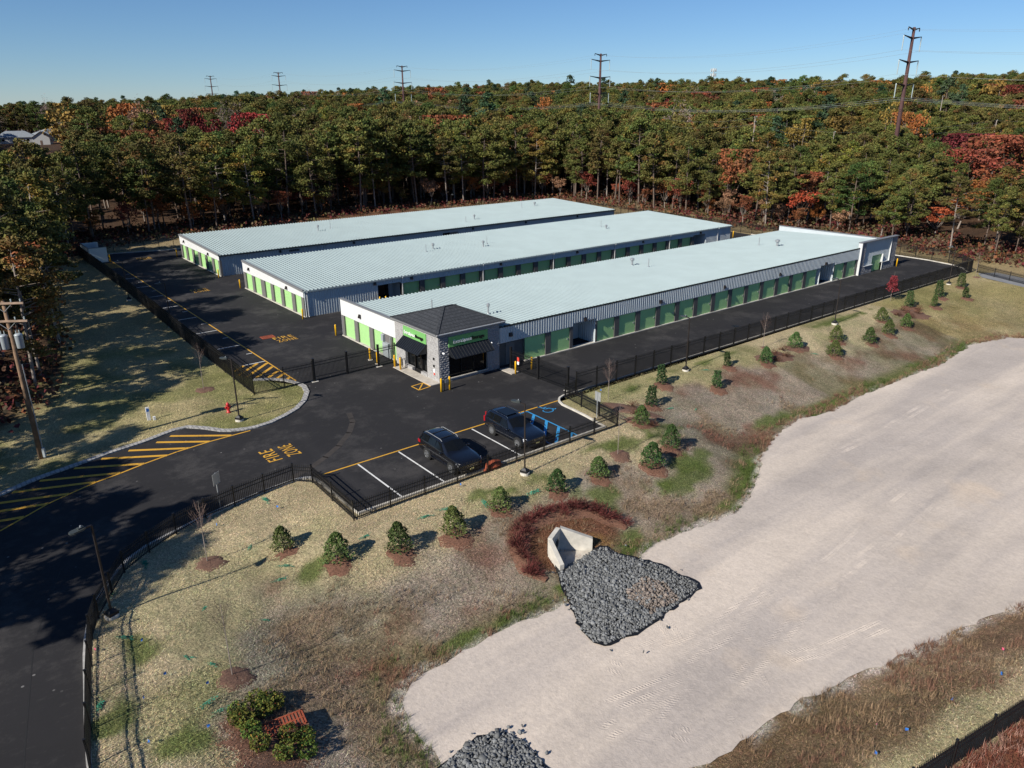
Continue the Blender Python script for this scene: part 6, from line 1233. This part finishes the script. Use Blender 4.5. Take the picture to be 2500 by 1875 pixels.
# houses half hidden by the trees
def house(x, y, w, d, h, rh, rz, label, wall=SIDING, roof=HROOF, z=None, hip=False):
    r = thing('house', (x,y,gz(x,y) if z is None else z), label, 'house', 'houses among the trees', rz); m = MB(); m.box(-w/2,-d/2,-1.5,w/2,d/2,h)
    if not hip: m.add([(-w/2,-d/2,h),(-w/2,d/2,h),(-w/2,0,h+rh),(w/2,-d/2,h),(w/2,d/2,h),(w/2,0,h+rh)], [(0,2,1),(3,4,5)])
    m.build('wall', wall, r); m = MB(); e = .45; k = w/2-(d/2 if hip else -e)
    for sg in (-1,1): m.add([(-w/2-e,sg*(d/2+e),h-.15),(w/2+e,sg*(d/2+e),h-.15),(k,0,h+rh+.1),(-k,0,h+rh+.1),(-w/2-e,sg*(d/2+e),h-.02),(w/2+e,sg*(d/2+e),h-.02),(k,0,h+rh+.24),(-k,0,h+rh+.24)], [(0,1,2,3),(4,5,6,7),(0,1,5,4),(1,2,6,5),(3,0,4,7)])
    if hip:
        for sg in (-1,1): m.add([(sg*(w/2+e),-(d/2+e),h-.02),(sg*(w/2+e),(d/2+e),h-.02),(sg*k,0,h+rh+.24)], [(0,1,2)])
    m.build('roof', roof, r)
    for xx in (-w*.3, 0, w*.28):
        m = MB(); m.box(xx-.6,-d/2-.06,h*.35,xx+.6,-d/2-.01,h*.35+1.2); m.build('window', GLASS, r); m = MB(); m.box(xx-.6,d/2+.01,h*.35,xx+.6,d/2+.06,h*.35+1.2); m.build('window', GLASS, r)
    m = MB(); m.box(-w/2-.06,-.5,.0,-w/2-.01,.5,2.1); m.build('door', HROOFB, r); m = MB(); m.box(w*.15,.3,h+rh*.5,w*.15+.7,1.0,h+rh+.9); m.build('chimney', BLOCK, r)
house(23,462,20,11,3.2,3.0,R(-10),'low white house with a pale grey roof at the far left, behind the shaded pines',hip=True); house(40,468,15,12,3.6,2.8,R(30),'hip-roofed house behind the low white one at the far left',hip=True); house(31,428,12,8,3.4,2.8,R(75),'small white gabled house with a tan roof in front of the far left houses',SIDING,HROOFB)
house(60,424,13,9,5.0,3.0,R(20),'white gabled house beside a rusty orange tree at the left'); house(86,417,11,8,4.2,2.6,R(10),'small pale house half hidden left of the crimson trees'); house(-2,172,14,9,3.2,2.4,R(15),'pale low house glimpsed between trunks at the left'); house(150,90,13,9,7.5,2.6,R(25),'pale building half hidden under the grey utility pole'); house(172,66,12,8,7.0,2.4,R(25),'dark-roofed building glimpsed in the trees right of the grey utility pole',SIDING,HROOFB); house(188,39,12,8,6.0,2.6,R(15),'pale house glimpsed beside the burgundy tree'); house(151,10.5,12,8,3.2,2.2,R(10),'pale house glimpsed under the deep red trees at the right')
# ---------------------------------------------------------------- the two parked cars
def suv(name, x, y, rz, label, paint, kind):
    r = thing(name, (x,y,.02), label, 'car', None, rz)
    L, Wd, Ht = (5.0,.99,1.76) if kind == 0 else (4.95,.98,1.77)
    # station: x from the nose (0) backwards, half width, underside, belt z, roof half width, top z
    if kind == 0: ST = [(0.0,.74,.42,.80,.66,.86),(.10,.86,.30,.92,.76,.98),(.55,.965,.27,1.02,.84,1.08),(1.20,.985,.25,1.07,.86,1.14),(1.48,.985,.25,1.09,.84,1.17),(2.28,.985,.25,1.11,.66,1.66),(2.75,.985,.25,1.12,.665,1.73),(3.6,.985,.25,1.14,.665,1.75),(4.45,.98,.27,1.17,.655,1.72),(4.80,.96,.32,1.18,.63,1.63),(4.97,.94,.42,1.12,.76,1.20),(5.0,.86,.48,.98,.68,1.02)]
    else: ST = [(0.0,.72,.40,.74,.64,.80),(.10,.86,.30,.90,.76,.97),(.60,.96,.27,.99,.83,1.05),(1.25,.98,.25,1.04,.85,1.10),(1.55,.98,.25,1.06,.83,1.13),(2.42,.98,.25,1.08,.65,1.64),(2.9,.98,.25,1.09,.66,1.71),(3.7,.98,.25,1.12,.66,1.73),(4.45,.97,.27,1.16,.645,1.70),(4.75,.96,.32,1.17,.635,1.63),(4.91,.94,.42,1.14,.78,1.20),(4.95,.85,.50,.96,.70,1.00)]
    def sec(s):
        xx, w, zb, b, rw, t = s; xx -= L/2
        return [(xx,0,zb),(xx,w*.80,zb),(xx,w*.985,zb+.14),(xx,w,.70 if b > .8 else b*.85),(xx,w*.985,b-.05),(xx,w*.95,b+.01),(xx,rw+.02,t-.055),(xx,rw-.10,t-.005),(xx,0,t+.02)]
    V = []; n = 9
    for s in ST: q = sec(s); V += q+[(a,-b,c) for a,b,c in q[1:-1]]
    m = 16; ringi = [0,1,2,3,4,5,6,7,8,15,14,13,12,11,10,9]; F = []
    for i in range(len(ST)-1):
        for k in range(16): a, b = ringi[k], ringi[(k+1)%16]; F.append((i*m+a,(i+1)*m+a,(i+1)*m+b,i*m+b))
    F.append(tuple(ringi)); F.append(tuple((len(ST)-1)*m+q for q in ringi[::-1]))
    mb = MB(); mb.add(V, F); body = mb.build('body', paint, r, True); bm = bmesh.new(); bm.from_mesh(body.data); bmesh.ops.recalc_face_normals(bm, faces=bm.faces); bm.to_mesh(body.data); bm.free(); sub = body.modifiers.new('round', 'SUBSURF'); sub.levels = 2; sub.render_levels = 2
    S = [sec(s) for s in ST]
    def lerp(a, b, t): return tuple(a[i]*(1-t)+b[i]*t for i in range(3))
    def pane(nm, quad, mt, off=(0,0,0), th=.0):
        c = [tuple(p[i]+off[i] for i in range(3)) for p in quad]; g = MB(); g.add(c, [(0,1,2,3)]); return g.build(nm, mt, r)
    # windscreen and rear window
    A, B = S[4], S[5]; f = lambda s, k, sg: (s[k][0], s[k][1]*sg, s[k][2])
    ws = [lerp(f(A,6,1),f(B,6,1),.06), lerp(f(A,6,-1),f(B,6,-1),.06), lerp(f(A,6,-1),f(B,6,-1),.97), lerp(f(A,6,1),f(B,6,1),.97)]; ws = [(a,b*.93,c) for a,b,c in ws]; mid = lambda p, q: ((p[0]+q[0])/2-.035,(p[1]+q[1])/2,(p[2]+q[2])/2+.055)
    g = MB(); w0, w1, w2, w3 = [(p[0]-.02,p[1],p[2]+.035) for p in ws]; g.add([w0,mid(w0,w1),w1,w2,mid(w2,w3),w3],[(0,1,4,5),(1,2,3,4)]); g.build('windscreen', GLASS, r)
    A, B = S[9], S[10]; rw_ = [(p[0]+.012,p[1]*.9,p[2]+.012) for p in (lerp(f(A,6,1),f(B,6,1),.05),lerp(f(A,6,-1),f(B,6,-1),.05),lerp(f(A,6,-1),f(B,6,-1),.85),lerp(f(A,6,1),f(B,6,1),.85))]; pane('rear_window', rw_, GLASS)
    def side(xa, xb, sg, z0=.10, z1=.86, xa2=None, xb2=None):
        def at_(xx, t):
            for i in range(len(ST)-1):
                if ST[i][0] <= xx <= ST[i+1][0]:
                    u = (xx-ST[i][0])/(ST[i+1][0]-ST[i][0]); p = lerp(S[i][5],S[i+1][5],u); q = lerp(S[i][6],S[i+1][6],u); v = lerp(p,q,t); return (v[0],(v[1]+.012)*sg,v[2]+.004)
        return [at_(xa,z0),at_(xb,z0),at_(xb2 or xb,z1),at_(xa2 or xa,z1)]
    for sg in (1,-1):
        for xa, xb, xa2, xb2 in (((1.98,2.86,2.42,2.86),(2.94,3.72,2.94,3.70),(3.80,4.62,3.80,4.42)) if kind == 0 else ((2.08,2.98,2.52,2.98),(3.05,3.86,3.05,3.84),(3.93,4.62,3.93,4.48))): pane('side_window', side(xa,xb,sg,.10,.88,xa2,xb2), GLASS)
        fr = side(2.0,4.64,sg,.05,.06); g = MB(); g.bar(fr[0], fr[1], .02, .022); g.build('window_trim', CHROME if kind else PLAST, r)
        g = MB(); z = Ht-.01; g.tube([(2.45-L/2,sg*.63,z-.09),(2.65-L/2,sg*.635,z-.0),(4.2-L/2,sg*.63,z+.01),(4.45-L/2,sg*.61,z-.08)], .022, 6); g.build('roof_rail', STEEL if kind == 0 else CHROME, r)
        g = MB(); g.ball((1.95-L/2,sg*1.10,1.13),(.08,.13,.085)); g.bar((1.97-L/2,sg*.94,1.08),(1.96-L/2,sg*1.04,1.11),.05,.04); g.build('side_mirror', paint, r, True)
        for xw in (.96, 3.82 if kind == 0 else 3.90):
            cx_ = xw-L/2; R0 = .385; g = MB(); g.tube([(cx_,sg*.80,.385),(cx_,sg*.985,.385)], .455, 22); g.build('wheel_arch', PLAST, r)
            g = MB(); ang = np.linspace(0,2*math.pi,25); g.tube([(cx_,sg*.79,R0),(cx_,sg*.80,R0),(cx_,sg*1.0,R0),(cx_,sg*1.012,R0)], [R0-.05,R0,R0,R0-.035], 24); wh = g.build('wheel', TYRE, r)
            g = MB(); 
            for q in range(10 if kind else 5):
                a0 = 2*math.pi*q/(10 if kind else 5); w_ = .045 if kind else .085; d0 = Vector((math.cos(a0),0,math.sin(a0))); e0 = Vector((-math.sin(a0),0,math.cos(a0))); c0 = Vector((cx_,sg*1.017,R0))
                g.add([c0+d0*.05-e0*w_*.6, c0+d0*.05+e0*w_*.6, c0+d0*.235+e0*w_, c0+d0*.235-e0*w_], [(0,1,2,3)])
            g.tube([(cx_+.245*math.cos(a),sg*1.015,R0+.245*math.sin(a)) for a in ang], .016, 5, cap=False); g.tube([(cx_,sg*1.0,R0),(cx_,sg*1.022,R0)], .07, 10); g.build('rim', RIMM, wh)
        g = MB(); z0 = .86 if kind == 0 else .84; g.add([(.10-L/2,sg*.46,z0-.02),(.42-L/2,sg*.955,z0+.06),(.36-L/2,sg*.95,z0-.12),(.06-L/2,sg*.46,z0-.13),(.05-L/2,sg*.46,z0-.02+.02),(.38-L/2,sg*.985,z0+.07),(.32-L/2,sg*.985,z0-.13),(.0-L/2,sg*.46,z0-.14)], [(4,5,6,7),(0,1,5,4),(3,7,6,2)]); g.build('headlight', LAMPW, r)
        g = MB(); xe = L/2
        if kind == 0: g.box(xe-.36,sg*.955-.025,.93,xe-.09,sg*.955+.025,1.12); g.box(xe-.10,sg*.80-.12,.92,xe-.01,sg*.80+.12,1.1)
        else: g.box(xe-.20,sg*.93-.03,.80,xe-.05,sg*.93+.03,1.2); g.box(xe-.16,sg*.78-.05,1.18,xe-.06,sg*.78+.05,1.48); g.box(xe-.1,sg*.86-.07,.80,xe-.02,sg*.86+.07,1.18)
        g.build('tail_light', TAILR, r)
        g = MB(); g.bar((1.4-L/2,sg*.985,.36),(3.45-L/2,sg*.985,.36),.04,.06); g.build('sill_trim', CHROME if kind == 0 else PLAST, r)
        for xh in (2.72,3.58): g = MB(); g.bar((xh-L/2,sg*.995,.98),(xh+.18-L/2,sg*.995,.985),.02,.03); g.build('door_handle', paint, r)
        for xd in (1.95,2.90,3.75): g = MB(); g.bar((xd-L/2,sg*.990,.42),(xd+.02-L/2,sg*.975,1.05),.004,.010); g.build('door_gap', PLAST, r)
    g = MB(); x0 = -L/2; g.box(x0-.015,-.48,.58,x0+.06,.48,.84); gl = g.build('grille', PLAST, r); g = MB()
    if kind == 0:
        for zz in (.66,.76): g.box(x0-.03,-.46,zz,x0-.016,.46,zz+.03)
    else:
        for k in range(13): yy = -.44+.88*k/12; g.box(x0-.03,yy-.012,.60,x0-.016,yy+.012,.82)
    g.build('grille_bar', CHROME, gl)
    g = MB(); g.box(x0-.02,-.78,.30,x0+.10,.78,.46); g.build('lower_bumper', PLAST, r); g = MB(); g.box(x0-.045,-.16,.44,x0-.021,.16,.54); g.build('number_plate', PLATEM, r)
    for sg in (-1,1): g = MB(); g.bar((x0-.03,sg*.55,.44),(x0+.02,sg*.80,.46),.03,.03); g.build('fog_light_trim', CHROME, r)
    if kind == 0:
        for xx in (2.75,3.75): g = MB(); g.bar((xx-L/2,-.62,Ht+.0),(xx-L/2,.62,Ht+.0),.05,.025); g.build('crossbar', PLAST, r)
    else: g = MB(); g.prism([(2.75-L/2,-.5),(4.0-L/2,-.5),(4.0-L/2,.5),(2.75-L/2,.5)],1.762,1.768); g.build('sunroof', GLASS, r)
    return r
suv('parked_car', -7.95, -15.6, R(90), 'black off-roader with roof crossbars parked nose to the fence, left of the two cars', CARK, 0)
suv('parked_car', -2.2, -15.3, R(90), 'dark blue off-roader with silver rails parked beside the blue hatched bay', CARB, 1)
